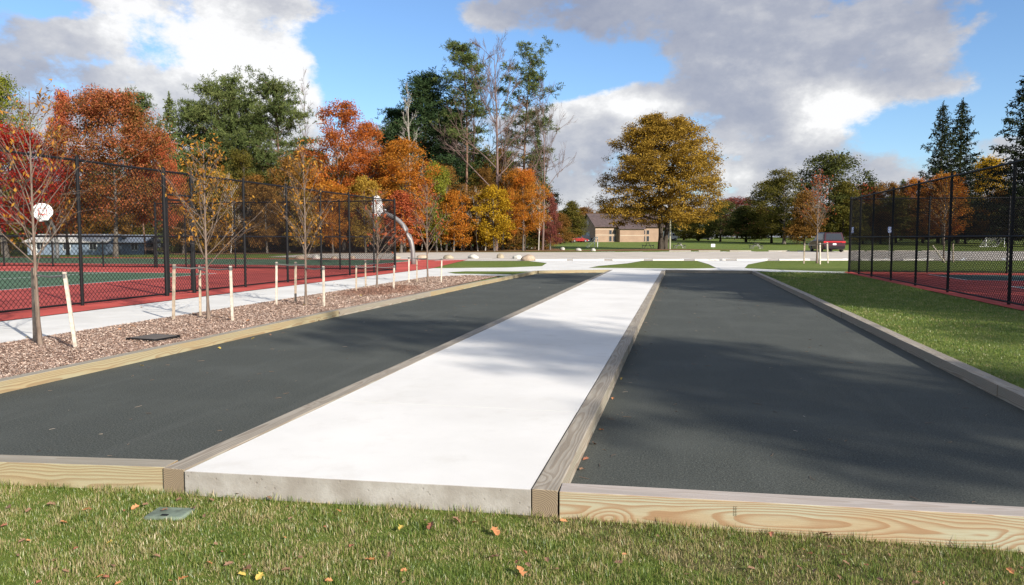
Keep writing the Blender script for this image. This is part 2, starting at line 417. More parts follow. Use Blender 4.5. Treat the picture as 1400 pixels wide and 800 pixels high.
L = {
 'red':     leafmat('scarlet_leaves', [(0.209, 0.013, 0.013), (0.363, 0.028, 0.024), (0.462, 0.066, 0.033)]),
 'maple':   leafmat('red_brown_leaves', [(0.117, 0.098, 0.026), (0.208, 0.098, 0.031), (0.325, 0.111, 0.044), (0.403, 0.117, 0.058)]),
 'coral':   leafmat('coral_leaves', [(0.310, 0.081, 0.029), (0.414, 0.103, 0.046), (0.460, 0.138, 0.057)]),
 'rust':    leafmat('rust_leaves', [(0.253, 0.063, 0.017), (0.380, 0.103, 0.025), (0.460, 0.172, 0.040)]),
 'orange':  leafmat('orange_leaves', [(0.224, 0.112, 0.020), (0.403, 0.168, 0.025), (0.493, 0.190, 0.028), (0.448, 0.112, 0.022)]),
 'yellow':  leafmat('yellow_leaves', [(0.280, 0.170, 0.018), (0.440, 0.270, 0.020), (0.500, 0.320, 0.030)]),
 'gold':    leafmat('gold_brown_leaves', [(0.19, 0.115, 0.022), (0.32, 0.20, 0.034), (0.43, 0.275, 0.048)], 0.3),
 'brown':   leafmat('brown_leaves', [(0.121, 0.068, 0.020), (0.243, 0.128, 0.034), (0.324, 0.162, 0.041)]),
 'olive':   leafmat('olive_leaves', [(0.072, 0.072, 0.018), (0.117, 0.111, 0.026), (0.195, 0.150, 0.033)]),
 'green':   leafmat('dull_green_leaves', [(0.050, 0.065, 0.020), (0.088, 0.100, 0.030), (0.125, 0.125, 0.037)]),
 'lime':    leafmat('yellow_green_leaves', [(0.100, 0.130, 0.020), (0.190, 0.210, 0.030), (0.260, 0.240, 0.035)]),
 'plum':    leafmat('dusky_plum_leaves', [(0.150, 0.044, 0.037), (0.237, 0.075, 0.062), (0.300, 0.112, 0.075)]),
 'pine':    leafmat('pine_needles', [(0.044, 0.062, 0.020), (0.081, 0.106, 0.035), (0.138, 0.152, 0.053)], 0.1),
 'darkpine':leafmat('dark_pine_needles', [(0.020, 0.036, 0.017), (0.036, 0.062, 0.025), (0.059, 0.087, 0.036)], 0.08),
 'spruce':  leafmat('spruce_needles', [(0.013, 0.019, 0.010), (0.022, 0.030, 0.014), (0.038, 0.044, 0.020)], 0.06),
 'sapling_gold': leafmat('sapling_gold_leaves', [(0.260, 0.100, 0.020), (0.370, 0.170, 0.030), (0.420, 0.220, 0.040), (0.320, 0.090, 0.030)]),
 'sapling_red': leafmat('sapling_red_leaves', [(0.260, 0.060, 0.030), (0.330, 0.100, 0.040)]),
}
def bark(name, a, b, stretch=0.2, scale=6):
    m, t, p = newmat(name)
    co = t.node('ShaderNodeTexCoord').outputs['Object']
    n = t.noise(t.mapping(co, (1, 1, stretch)), scale, 5, 0.65)
    t.put(p.inputs['Base Color'], t.mix(t.sstep(n, 0.3, 0.7), a, b)); p.inputs['Roughness'].default_value = 0.95; p.inputs['Specular IOR Level'].default_value = 0.1
    t.put(p.inputs['Normal'], t.bump(n, 0.6, 0.03))
    return m
B = {'grey': bark('grey_bark', (0.07, 0.06, 0.05), (0.17, 0.15, 0.13)), 'dark': bark('dark_bark', (0.03, 0.025, 0.02), (0.085, 0.07, 0.055)),
     'pine': bark('pine_bark', (0.12, 0.07, 0.045), (0.24, 0.15, 0.11)), 'birch': bark('pale_bark', (0.30, 0.27, 0.23), (0.5, 0.46, 0.41)),
     'sapling': bark('sapling_bark', (0.12, 0.088, 0.068), (0.23, 0.175, 0.14), 0.15, 40), 'twig': bark('twig_bark', (0.11, 0.075, 0.065), (0.20, 0.14, 0.125))}
M['black'] = simple('black_coated_steel', (0.008, 0.008, 0.009), 0.6, 0.0, 0.2, spec=0.2)
M['mesh'] = simple('black_vinyl_wire', (0.008, 0.008, 0.009), 0.7, 0.0, 0.1, spec=0.15)
M['red_court'] = simple('red_acrylic', (0.42, 0.072, 0.056), 0.85, 0, 0.22, 0.5, 0.3, 150, 0.2)
M['green_court'] = simple('green_acrylic', (0.07, 0.125, 0.072), 0.85, 0, 0.12, 0.8, 0.3, 150, 0.2)
M['dark_court'] = simple('dark_green_acrylic', (0.05, 0.085, 0.075), 0.85, 0, 0.12, 0.8, 0.3, 150, 0.2)
M['white_paint'] = simple('white_paint', (0.76, 0.76, 0.74), 0.6, 0, 0.06)
M['asphalt'] = simple('bleached_asphalt', (0.46, 0.415, 0.36), 0.9, 0, 0.10, 0.35, 0.3, 90, 0.2)
M['litter'] = simple('leaf_litter_ground', (0.17, 0.10, 0.05), 0.95, 0, 0.4, 1.6, 0.8, 9, 0.1)
M['mulch'] = simple('mulch_ground', (0.25, 0.16, 0.12), 0.95, 0, 0.5, 9, 0.9, 35, 0.1)
M['stake'] = simple('pale_stake_wood', (0.36, 0.29, 0.215), 0.8, 0, 0.3, 14, 0.3, 60)
M['steel'] = simple('grey_painted_steel', (0.20, 0.19, 0.185), 0.5, 0.3, 0.08)
M['white_metal'] = simple('white_enamel', (0.78, 0.78, 0.78), 0.4, 0, 0.05)
M['glass'] = simple('dark_glass', (0.03, 0.035, 0.045), 0.08, 0, 0.1)
M['tyre'] = simple('tyre_rubber', (0.015, 0.015, 0.016), 0.8)

# ------------------------------------------------------------------ ground sheet
def ground():
    xs = sorted(set([-700, -400, -250, -160, -120] + list(range(-100, -40, 5)) + [-50, -45, -42, -40, -35, -30, -25, -20, -15, -11, -8, XL - .02, XL + .02, -5, -3, -1, 1, XR - .02, XR + .02] +
                    [3.5 + i * 0.35 for i in range(11)] + [8, 10, 14, 20, 30, 45, 60, 80, 120, 180, 260, 400, 700]))
    ys = sorted(set([-60, -30, -10, -4, 0, 1.5, 2.2, 3, 3.7, 4.40, 4.44, 4.6] + [5 + 0.8 * i for i in range(37)] + [35.23, 35.27] + list(range(36, 160, 4)) + [180, 210, 240, 280, 340, 450, 700, 1200]))
    nx, ny = len(xs), len(ys)
    v = [(x, y, gz(x, y)) for y in ys for x in xs]
    f = [(j * nx + i, j * nx + i + 1, (j + 1) * nx + i + 1, (j + 1) * nx + i) for j in range(ny - 1) for i in range(nx - 1)]
    mb = MB(); mb.v = v; mb.f = f
    return tag(mb.build('lawn', M['lawn'], smooth=False), kind='structure')
ground()
sheet('turf_court', [(-3.17, 4.25), (-3.17, 35.1), (-6.3, 33.3), (-6.72, 14), (-6.72, 3.9)], 0.0, M['turf'])
sheet('turf_court', [(-0.68, 4.35), (3.12, 4.53), (3.12, 35.3), (-0.68, 35.3)], 0.0, M['turf'])
# paths
Z1 = 0.102
left_walk = link('sidewalk', None); left_walk['kind'] = 'structure'
y = 3.0
while y < 27.0:
    mb = MB(); mb.box(-11.62, -9.22, y + .004, y + 2.436, 0.0, Z1); mb.build('sidewalk_panel', M['walk'], left_walk); y += 2.44
walk_mat = M['walk']
PATHS = [[(-11.62, 27.408), (-9.22, 27.408), (-8.6, 28.6), (-6.62, 29.1), (-6.55, 29.9), (-9.0, 30.1), (-9.7, 31.3), (-9.2, 32.4), (-6.4, 32.9), (-6.25, 33.5), (-3.1, 35.3), (0.4, 35.45), (0.4, 37.5), (-4.4, 37.4), (-7.0, 39.0), (-8.4, 36.9), (-11.62, 35.3)],
         [(-7.0, 39.0), (-4.4, 37.4), (-4.2, 40), (-3.0, 44.5), (-2.4, 49.45), (-9.4, 47.65), (-7.6, 44)],
         [(0.4, 35.45), (3.3, 35.5), (4.0, 34.4), (6.98, 33.9), (6.98, 35.4), (4.7, 36.5), (3.0, 38.6), (1.7, 38.4), (0.4, 37.5)],
         [(1.7, 38.4), (3.0, 38.6), (3.6, 44), (5.4, 51.4), (1.0, 50.3), (1.5, 44)]]
for P_ in PATHS: sheet('path', P_, Z1, M['walk'])
LK, L0, L1 = 0.25, 50.0, 84.0          # the lot lies a little askew to the courts
sheet('parking_lot', [(-31, 53.5), (-14, L0 + LK * -14), (60, L0 + LK * 60), (110, L0 + LK * 110), (110, L1 + LK * 110), (16, L1 + LK * 16), (-10, L1 - 4 + LK * -10), (-25, 73), (-33, 66)], 0.104, M['asphalt'])
sheet('mulch_bed', [(-9.2, 3.2), (-9.2, 27.3), (-8.3, 28.3), (-6.75, 28.7), (-6.80, 14), (-6.88, 3.2)], 0.108, M['mulch'])
sheet('lawn_patch', [(-6.85, 28.2), (-6.45, 28.2), (-6.28, 33.3), (-3.1, 35.2), (-3.1, 35.4), (-9.6, 33.0), (-10.0, 31.2), (-9.1, 29.9), (-6.62, 29.0)], 0.097, M['lawn'])
# basketball court
sheet('red_court', [(-11.68, -8), (-11.68, 35.2), (-13.9, 49.5), (-60, 49.5), (-60, -8)], 0.106, M['red_court'])
sheet('green_court', [(-18.5, -8), (-18.5, 28.0), (-46, 28.0), (-46, -8)], 0.110, M['green_court'])
sheet('green_court', [(-16.5, 37.5), (-16.5, 47.5), (-58, 47.5), (-58, 37.5)], 0.110, M['green_court'])
def stripe(x0, y0, x1, y1, w, z, mat=None):
    a = np.array([x0, y0]); b = np.array([x1, y1]); d = (b - a) / np.linalg.norm(b - a); n = np.array([-d[1], d[0]]) * w / 2
    return sheet('court_line', [a + n, b + n, b - n, a - n], z, mat or M['white_paint'])
for s in [(-18.5, -8, -18.5, 28), (-18.5, 28, -46, 28), (-18.5, 16, -30, 16), (-23.5, 20, -23.5, 28), (-16.5, 37.5, -16.5, 47.5), (-16.5, 37.5, -58, 37.5), (-16.5, 47.5, -58, 47.5)]:
    stripe(*s, 0.08, 0.114)
# tennis court
sheet('red_court', [(6.75, -10), (6.75, 34.8), (7.0, 35.5), (40, 35.5), (40, -10)], 0.106, M['red_court'])
sheet('green_court', [(9.65, 29.2), (9.65, 33.4), (38, 33.4), (38, 29.2)], 0.110, M['dark_court'])
sheet('green_court', [(9.65, -6), (9.65, 25.7), (38, 25.7), (38, -6)], 0.110, M['dark_court'])
for s in [(9.65, 29.2, 9.65, 33.4), (9.65, 29.2, 38, 29.2), (9.65, 25.7, 38, 25.7), (9.65, -6, 9.65, 25.7), (11.0, -6, 11.0, 25.7)]:
    stripe(*s, 0.08, 0.114)
# stall lines in the lot
for k in range(-3, 12):
    x0 = -7 + 2.75 * k; y0 = L0 + LK * x0
    stripe(x0, y0 + 0.4, x0 + 2.2, y0 + 6.6, 0.24, 0.108)
for k in range(-1, 12):
    x0 = -4 + 2.9 * k; y0 = L1 + LK * x0
    if x0 > -9: stripe(x0, y0 - 0.3, x0 - 2.0, y0 - 6.2, 0.24, 0.108)

# ------------------------------------------------------------------ bocce slab and timber borders
slab = link('concrete_slab', None); slab['kind'] = 'structure'
ys = [None, 6.3, 9.35, 12.4, 15.5, 18.6, 21.7, 24.8, 27.9, 31.0, 34.95]
for i in range(len(ys) - 1):
    ya = ys[i]; yb = ys[i + 1] - 0.002
    xl, xr = -3.005, -0.828
    if i == 0: pl = [(xl, 4.15), (xr, 4.268), (xr, yb), (xl, yb)]
    else: pl = [(xl, ya + 0.002), (xr, ya + 0.002), (xr, yb), (xl, yb)]
    mb = MB(); mb.extrude(pl, 2, -0.12, 0.117)
    o = mb.build('slab_panel', M['slab'], slab, bevel=0.003 if i == 0 else 0, seg=1)
    if i == 0:
        o.data.materials.append(M['slab_side'])
        for p_ in o.data.polygons:
            if abs(p_.normal.z) < 0.5: p_.material_index = 1
def timber(parent, a, b, mat, w=0.152, h=0.20, ztop=0.122, end=None):
    """one squared timber from a to b (centre line of its top)"""
    a = np.array(a, float); b = np.array(b, float); Ln = np.linalg.norm(b - a)
    mb = MB(); mb.box(-Ln / 2 + .0015, Ln / 2 - .0015, -w / 2, w / 2, -h / 2, h / 2)
    o = mb.build('timber', mat, None, bevel=0.005, seg=2)
    q_ = np.array([-(b - a)[1], (b - a)[0]]) / Ln; a = a + q_ * random.uniform(-.007, .007); b = b + q_ * random.uniform(-.007, .007)
    c = (a + b) / 2; zt = ztop + random.uniform(-.003, .003)
    o.location = (c[0], c[1], zt - h / 2); o.rotation_euler = (0, 0, math.atan2(b[1] - a[1], b[0] - a[0]))
    o.parent = parent
    return o
def border(label, pts, mats, seg=3.6, first=None, w=0.152):
    root = empty('timber_border', (0, 0, 0), 0, label, 'timber border')
    k = 0
    for i in range(len(pts) - 1):
        a = np.array(pts[i], float); b = np.array(pts[i + 1], float)
        Ln = np.linalg.norm(b - a); n = max(1, round(Ln / seg))
        cuts = [j / n for j in range(n + 1)]
        for j in range(n):
            timber(root, a + (b - a) * cuts[j], a + (b - a) * cuts[j + 1], mats[min(k, len(mats) - 1)], w); k += 1
    return root
TN, TT, TG = M['timber_new'], M['timber_tan'], M['timber_grey']
border('weathered timber edge between the white slab and the right turf court', [(-0.748, 4.265), (-0.748, 34.9)], [TG], 3.1)
border('grey timber edge between the left turf court and the white slab', [(-3.092, 4.165), (-3.092, 14.6), (-3.07, 34.9)], [TG], 3.5)
fr = border('fresh yellow timber across the near end of the right court', [(-0.665, 4.335), (3.35, 4.545)], [TN], 9, w=0.16)
border('tan timber across the near end of the left court', [(-6.9, 3.82), (-3.175, 4.265)], [TT], 9, w=0.16)
border('grey timber edge along the right lawn', [(3.155, 4.7), (3.155, 12), (3.17, 20), (3.12, 35.2)], [TG], 3.65, w=0.165)
border('tan and grey timber edge along the mulch bed', [(-6.77, 4.0), (-6.745, 9.95), (-6.74, 14.2), (-6.5, 25), (-6.22, 33.2)], [TT, TT, TG, TT, TT, TT], 4.4, w=0.15)
border('low timber closing the far end of the left court', [(-6.15, 33.3), (-3.17, 34.98)], [TT], 3.4)
border('low timber closing the far end of the right court', [(-0.66, 35.2), (3.05, 35.25)], [TG], 3.7)
# inked grade stamp on the fresh timber: rows of faint tick marks
stamp = MB()
o_t = fr.children[0]
for r_, (xx, zz) in enumerate([(0, 0), (0.011, 0)]):
    for k in range(7):
        stamp.box(xx - .004 + (k % 2) * .002, xx + .004, -0.0004, 0.0004, -.03 + k * .0085, -.0275 + k * .0085)
    stamp.box(xx - .0045, xx - .0032, -0.0004, 0.0004, -.03, .022)
st = stamp.build('grade_stamp', simple('stamp_ink', (0.10, 0.085, 0.05), 0.9), o_t)
st.location = (-2.01 + 0.97, -0.0806, 0.045)

# ------------------------------------------------------------------ tree library
class Acc:
    """numpy accumulator of quads"""
    def __init__(self): self.v = []; self.q = []; self.n = 0
    def quads(self, V):                       # V (n,4,3)
        V = np.asarray(V, float); k = len(V)
        self.v.append(V.reshape(-1, 3)); self.q.append(np.arange(self.n, self.n + 4 * k).reshape(-1, 4)); self.n += 4 * k
    def tube(self, pts, rad, n=6):
        pts = np.asarray(pts, float); m = len(pts); rad = np.asarray(rad, float)
        d = np.gradient(pts, axis=0); d /= np.linalg.norm(d, axis=1)[:, None] + 1e-9
        ref = np.where(np.abs(d[:, 2:3]) < 0.9, [[0, 0, 1.0]], [[1.0, 0, 0]])
        a = np.cross(d, ref); a /= np.linalg.norm(a, axis=1)[:, None] + 1e-9; b = np.cross(d, a)
        th = np.arange(n) * 2 * np.pi / n
        V = pts[:, None] + rad[:, None, None] * (np.cos(th)[None, :, None] * a[:, None] + np.sin(th)[None, :, None] * b[:, None])
        idx = np.arange(m * n).reshape(m, n); nx = np.roll(idx, -1, 1)
        Q = np.stack([idx[:-1], nx[:-1], nx[1:], idx[1:]], -1).reshape(-1, 4) + self.n
        self.v.append(V.reshape(-1, 3)); self.q.append(Q); self.n += m * n
    def mesh(self, name, mat, smooth=False):
        return np_mesh(name, np.concatenate(self.v), 4, np.concatenate(self.q), mat, smooth)
def curve(p0, p1, rg, bend=0.12, up=0.0, n=5):
    t = np.linspace(0, 1, n)[:, None]; L_ = np.linalg.norm(p1 - p0)
    off = rg.normal(0, bend * L_, 3); off[2] = abs(off[2]) * 0.3 + up * L_
    return p0 + (p1 - p0) * t + off * (t * (1 - t)) * 2
def leaf_quads(P, rg, size, up=0.5, aspect=0.62, droop=0.0):
    n = len(P)
    nor = rg.normal(0, 1, (n, 3)); nor[:, 2] = nor[:, 2] + up * np.sign(nor[:, 2] + 1e-6); nor /= np.linalg.norm(nor, axis=1)[:, None]
    t = rg.normal(0, 1, (n, 3)); t[:, 2] -= droop; t -= nor * np.sum(t * nor, 1)[:, None]; t /= np.linalg.norm(t, axis=1)[:, None]
    b = np.cross(nor, t)
    s = (size * rg.uniform(0.6, 1.3, n))[:, None]
    fold = nor * s * 0.12
    return np.stack([P - t * s * .5, P + b * s * aspect * .5 + fold, P + t * s * .5, P - b * s * aspect * .5 + fold], 1)
def deciduous(seed, H, W, cb, leaves, leaf=0.22, limbs=16, profile='round', r0=None, forks=1, sparse=0.0, sig=0.055, barkm='grey', fill=0.35):
    rg = np.random.default_rng(seed); T = Acc(); C = Acc()
    r0 = r0 or H * 0.017
    def prof(t):
        if profile == 'round': return max(0.05, math.sin(math.pi * min(1, max(0, 0.10 + 0.88 * t))) ** 0.62)
        if profile == 'broad': return max(0.12, min(1, .78 + 1.1 * t) * math.sqrt(max(0, 1 - max(0, (t - .28) / .74) ** 2.3)))
        return max(0.06, (1 - t) ** 0.6 * (0.55 + 0.45 * min(1, t * 4)))
    tips = []
    trunks = []
    for k in range(forks):
        lean = np.array([0.0, 0, 0]) if forks == 1 else np.array([math.cos(k * math.pi + .3), math.sin(k * math.pi + .3), 0]) * W * 0.16
        top = np.array([rg.normal(0, .02 * H), rg.normal(0, .02 * H), 0.86 * H]) + lean
        pts = curve(np.array([0.0, 0, 0]) + lean * 0.12 * (forks > 1), top, rg, 0.03, 0, 9)
        trunks.append(pts)
        rad = r0 * (1 if forks == 1 else 0.8) * np.linspace(1, 0.12, 9) ** 0.9; rad[0] *= 1.35
        T.tube(pts, rad, 8)
    ga = 2.399963
    for i in range(limbs):
        pts = trunks[i % forks]
        f = (i + 0.5) / limbs
        hs = cb * H + (0.84 * H - cb * H) * f * 0.9
        p0 = np.array([np.interp(hs, pts[:, 2], pts[:, k]) for k in range(3)])
        tt = min(0.98, f * 0.98 + rg.uniform(0.02, 0.14))
        hz = cb * H * 0.85 + (H - cb * H * 0.85) * tt
        rad = W / 2 * prof((hz - cb * H * .85) / (H - cb * H * .85)) * rg.uniform(0.62, 1.12)
        az = i * ga + rg.normal(0, .3)
        p1 = np.array([math.cos(az) * rad, math.sin(az) * rad, min(H, hz)])
        br = curve(p0, p1, rg, 0.08, 0.10, 7); rr = r0 * (0.42 - 0.25 * f)
        T.tube(br, rr * np.linspace(1, .15, 7), 5)
        tips.append(br[-1])
        for j in range(7):
            u = rg.uniform(0.25, 0.97); k = u * 6; q0 = br[int(k)] + (br[min(6, int(k) + 1)] - br[int(k)]) * (k % 1)
            d = br[-1] - br[0]; Ld = np.linalg.norm(d)
            dv = rg.normal(0, 1, 3); dv[2] = dv[2] * .7 + .25; dv = dv / np.linalg.norm(dv) + d / Ld * 0.5
            q1 = q0 + dv / np.linalg.norm(dv) * Ld * rg.uniform(.22, .5) * (1.1 - .4 * u)
            s = curve(q0, q1, rg, .1, .05, 4); T.tube(s, rr * .4 * np.linspace(1, .15, 4), 4)
            tips.append(s[-1]); tips.append(s[2])
            for _ in range(2):
                e = s[-2] + rg.normal(0, 1, 3) * Ld * .13
                T.tube(np.stack([s[-2], (s[-2] + e) / 2, e]), rr * .16 * np.array([1, .6, .2]), 3); tips.append(e)
    tips = np.array(tips)
    # keep tips inside the envelope
    tn = np.clip((tips[:, 2] - cb * H * .8) / (H - cb * H * .8), 0, 1)
    pr_ = np.array([prof(t) for t in tn]) * W / 2 * 1.06
    rr_ = np.linalg.norm(tips[:, :2], axis=1); sc = np.minimum(1, pr_ / (rr_ + 1e-6)); tips[:, :2] *= sc[:, None]; tips[:, 2] = np.clip(tips[:, 2], cb * H * .75, H)
    keep = rg.random(len(tips)) > sparse; tips = tips[keep]
    nf = int(len(tips) * fill); tz = rg.uniform(.04, .97, nf); aa = rg.uniform(0, 6.283, nf); ra = rg.uniform(.35, .97, nf) * np.array([prof(q) for q in tz]) * W / 2
    if nf: tips = np.concatenate([tips, np.stack([np.cos(aa) * ra, np.sin(aa) * ra, cb * H * .85 + tz * (H - cb * H * .85)], 1)])
    wts = rg.uniform(.25, 1.6, len(tips)) ** 1.3; wts /= wts.sum()
    idx = rg.choice(len(tips), leaves, p=wts)
    sg = sig * (H + W) / 2 * rg.uniform(.6, 1.25, len(tips))
    off = np.clip(rg.normal(0, 1, (leaves, 3)), -1.9, 1.9) * sg[idx][:, None] * .9; off[:, 2] *= .48
    P = tips[idx] + off
    C.quads(leaf_quads(P, rg, leaf, .55))
    return (T.mesh('trunk', B[barkm], True), C.mesh('crown', L['olive']), H, W)
def needle_tufts(C, P, rg, ln, wd, n, up=0.3):
    P = np.repeat(P, n, 0); k = len(P)
    d = rg.normal(0, 1, (k, 3)); d[:, 2] = d[:, 2] * .8 + up; d /= np.linalg.norm(d, axis=1)[:, None]
    s = np.cross(d, rg.normal(0, 1, (k, 3))); s /= np.linalg.norm(s, axis=1)[:, None]
    l = (ln * rg.uniform(.6, 1.2, k))[:, None]
    C.quads(np.stack([P - s * wd * .3, P + s * wd * .3, P + d * l + s * wd, P + d * l - s * wd], 1))
def pine(seed, H, W, cb, nbr, pads, tuft=12, flat=0.35, padr=0.9, r0=None, ln=0.38, wd=0.035, taper=0.75, up=.25):
    rg = np.random.default_rng(seed); T = Acc(); C = Acc(); r0 = r0 or H * .0125
    top = np.array([rg.normal(0, .03 * H), rg.normal(0, .03 * H), H * .97]); pts = curve(np.zeros(3), top, rg, .03, 0, 12)
    T.tube(pts, r0 * np.linspace(1, .12, 12), 7)
    for i in range(nbr):
        f = (i + .5) / nbr; f = f + rg.uniform(-.4, .4) / nbr
        hs = H * (cb + (0.97 - cb) * f)
        p0 = np.array([np.interp(hs, pts[:, 2], pts[:, k]) for k in range(3)])
        Lb = W / 2 * max(.16, (1 - f ** 1.6 * taper)) * rg.uniform(.55, 1.2) * (0.65 + .35 * min(1, f * 4))
        az = i * 2.399963 + rg.normal(0, .4); el = rg.uniform(-.05, .45) + f * .4
        p1 = p0 + Lb * np.array([math.cos(az) * math.cos(el), math.sin(az) * math.cos(el), math.sin(el)])
        br = curve(p0, p1, rg, .1, up * .3, 5); T.tube(br, r0 * .28 * (1.1 - .6 * f) * np.linspace(1, .2, 5), 4)
        m = max(2, int(pads * (0.5 + Lb / W)))
        u = rg.uniform(.35, 1.05, m); base = br[0] + (br[-1] - br[0]) * u[:, None]
        for b_ in base:
            k = rg.integers(6, 12)
            o = rg.normal(0, 1, (k, 3)) * padr * rg.uniform(.5, 1.1); o[:, 2] *= flat
            needle_tufts(C, b_ + o + np.array([0, 0, .15]), rg, ln, wd, tuft, .45)
    # dead stubs under the crown
    for i in range(10):
        hs = H * cb * rg.uniform(.45, 1); p0 = np.array([np.interp(hs, pts[:, 2], pts[:, k]) for k in range(3)]); az = rg.uniform(0, 6.28)
        p1 = p0 + np.array([math.cos(az), math.sin(az), rg.uniform(-.1, .4)]) * rg.uniform(.5, 1.8); T.tube(np.stack([p0, (p0 + p1) / 2, p1]), r0 * .1 * np.array([1, .7, .2]), 3)
    return (T.mesh('trunk', B['pine'], True), C.mesh('crown', L['pine']), H, W)
def spruce(seed, H, W, nbr=150, ragged=.35, ln=.42, wd=.06, dens=1.0):
    rg = np.random.default_rng(seed); T = Acc(); C = Acc(); r0 = H * .014
    pts = np.stack([rg.normal(0, .01, 8).cumsum(), rg.normal(0, .01, 8).cumsum(), np.linspace(0, H * .99, 8)], 1)
    T.tube(pts, r0 * np.linspace(1, .05, 8), 7)
    for i in range(nbr):
        f = ((i + .5) / nbr) ** 1.0; hs = H * (.05 + .93 * f)
        Lb = W / 2 * (1 - f) ** .66 * rg.uniform(1 - ragged, 1.12) + .25
        az = i * 2.399963 + rg.normal(0, .3)
        n = 6; t = np.linspace(0, 1, n); droop = (-.30 * t + .34 * t ** 2.6) * Lb * (1 - .5 * f) + .12 * t * Lb * f
        br = np.stack([math.cos(az) * Lb * t, math.sin(az) * Lb * t, hs + droop], 1)
        T.tube(br, r0 * .16 * np.linspace(1, .2, n), 3)
        m = max(3, int(Lb / .16 * dens)); u = rg.uniform(.12, 1.02, m)
        P = np.stack([np.interp(u, t, br[:, k]) for k in range(3)], 1)
        side = np.array([-math.sin(az), math.cos(az), 0]) * (rg.normal(0, .16, m) * Lb * (1.1 - u))[:, None]
        P = P + side; P[:, 2] -= np.abs(rg.normal(0, .10, m))
        needle_tufts(C, P, rg, ln, wd, 5, -.35)
    needle_tufts(C, np.stack([np.zeros(12), np.zeros(12), np.linspace(.93, 1.0, 12) * H], 1), rg, ln * .6, wd * .8, 5, .8)
    return (T.mesh('trunk', B['dark'], True), C.mesh('crown', L['spruce']), H, W)
def bare(seed, H, W, r0, cb=.3, barkm='grey', limbs=14, steep=.9, leaves=0):
    rg = np.random.default_rng(seed); T = Acc(); C = Acc()
    pts = curve(np.zeros(3), np.array([rg.normal(0, .03 * H), rg.normal(0, .03 * H), H]), rg, .04, 0, 10)
    T.tube(pts, r0 * np.linspace(1, .06, 10), 7); tips = []
    def grow(p0, d, Ln, r, lev):
        p1 = p0 + d * Ln; br = curve(p0, p1, rg, .09, .06, 5); r = max(r, .013); T.tube(br, r * np.linspace(1, .4, 5), 4 if lev < 2 else 3); tips.append(p1)
        if lev >= 3: return
        for _ in range(5 if lev < 2 else 4):
            u = rg.uniform(.3, 1.0); q = br[0] + (br[-1] - br[0]) * u
            e = d + rg.normal(0, .45, 3); e[2] += .25 * steep; e /= np.linalg.norm(e)
            grow(q, e, Ln * rg.uniform(.35, .6), r * .5, lev + 1)
    for i in range(limbs):
        f = (i + .5) / limbs; hs = H * (cb + (.95 - cb) * f); p0 = np.array([np.interp(hs, pts[:, 2], pts[:, k]) for k in range(3)])
        az = i * 2.4 + rg.normal(0, .3); el = rg.uniform(.5, 1.0) * steep
        d = np.array([math.cos(az) * math.cos(el), math.sin(az) * math.cos(el), math.sin(el)])
        grow(p0, d, W * .42 * (1.15 - .75 * f) * rg.uniform(.8, 1.2), r0 * (.33 - .21 * f), 1 if limbs > 20 else 0)
    out = T.mesh('trunk', B[barkm], True)
    cm = None
    if leaves:
        tp = np.array(tips); P = tp[rg.choice(len(tp), leaves)] + rg.normal(0, .12, (leaves, 3)); C.quads(leaf_quads(P, rg, .16, .4)); cm = C.mesh('crown', L['brown'])
    return (out, cm, H, W)
PROTO = {
 'maple':  deciduous(11, 12, 11, .22, 42000, .175, 20, 'round', sig=.043, sparse=.1, fill=.3),
 'maple2': deciduous(12, 13, 9, .12, 27000, .19, 18, 'cone', sig=.046, sparse=.15, fill=.2),
 'oak':    deciduous(13, 14, 9.5, .14, 27000, .20, 18, 'round', sparse=.25, sig=.044, fill=.2),
 'loose':  deciduous(14, 12, 8, .14, 17000, .20, 14, 'round', sparse=.25, sig=.045),
 'gold':   deciduous(15, 17, 15.6, .19, 110000, .22, 34, 'broad', r0=.42, forks=2, sig=.030, fill=.7),
 'young':  deciduous(16, 6.5, 5, .14, 12000, .16, 12, 'round', sig=.055),
 'young2': deciduous(17, 6.5, 4.2, .10, 8000, .165, 12, 'cone', sparse=.15, sig=.055),
 'far':    deciduous(18, 14, 12.5, .06, 20000, .32, 16, 'round', sig=.055, barkm='dark'),
 'far2':   deciduous(19, 14, 10.5, .05, 18000, .32, 16, 'cone', sig=.055, barkm='dark'),
 'shrub':  deciduous(20, 3, 3.4, .05, 4500, .15, 12, 'round', sig=.06),
 'scots':  pine(21, 17, 12.5, .30, 54, 9, 10, .15, .95, taper=.55),
 'scots2': pine(22, 17, 11, .34, 46, 9, 10, .15, .9, taper=.55),
 'redpine':pine(23, 24, 8.5, .48, 36, 6, 12, .34, .72, r0=.25, taper=.6),
 'redpine2':pine(24, 23, 9.0, .40, 36, 6, 12, .34, .75, r0=.24, taper=.45),
 'shade': pine(41, 18, 8.5, .42, 24, 7, 11, .14, .85, r0=.2, taper=.5, up=.05),
 'shade2': pine(42, 18, 8.5, .50, 20, 7, 11, .14, .9, r0=.2, taper=.5, up=.05),
 'whitepine': pine(25, 20, 13, .10, 96, 10, 9, .40, .85, r0=.3, taper=.85),
 'spruce': spruce(26, 20, 9.5, 170, .6, dens=.9),
 'spruce2': spruce(27, 20, 10.5, 180, .6),
 'slim':   spruce(28, 15, 3.6, 120, .5),
 'bare':   bare(31, 22, 15, .28, .22, 'twig', 18, 1.1),
 'bare2':  bare(32, 18, 5, .14, .35, 'twig', 22, 1.15),
 'bareleaf': bare(34, 12, 7, .15, .2, 'grey', 12, .9, 900),
}
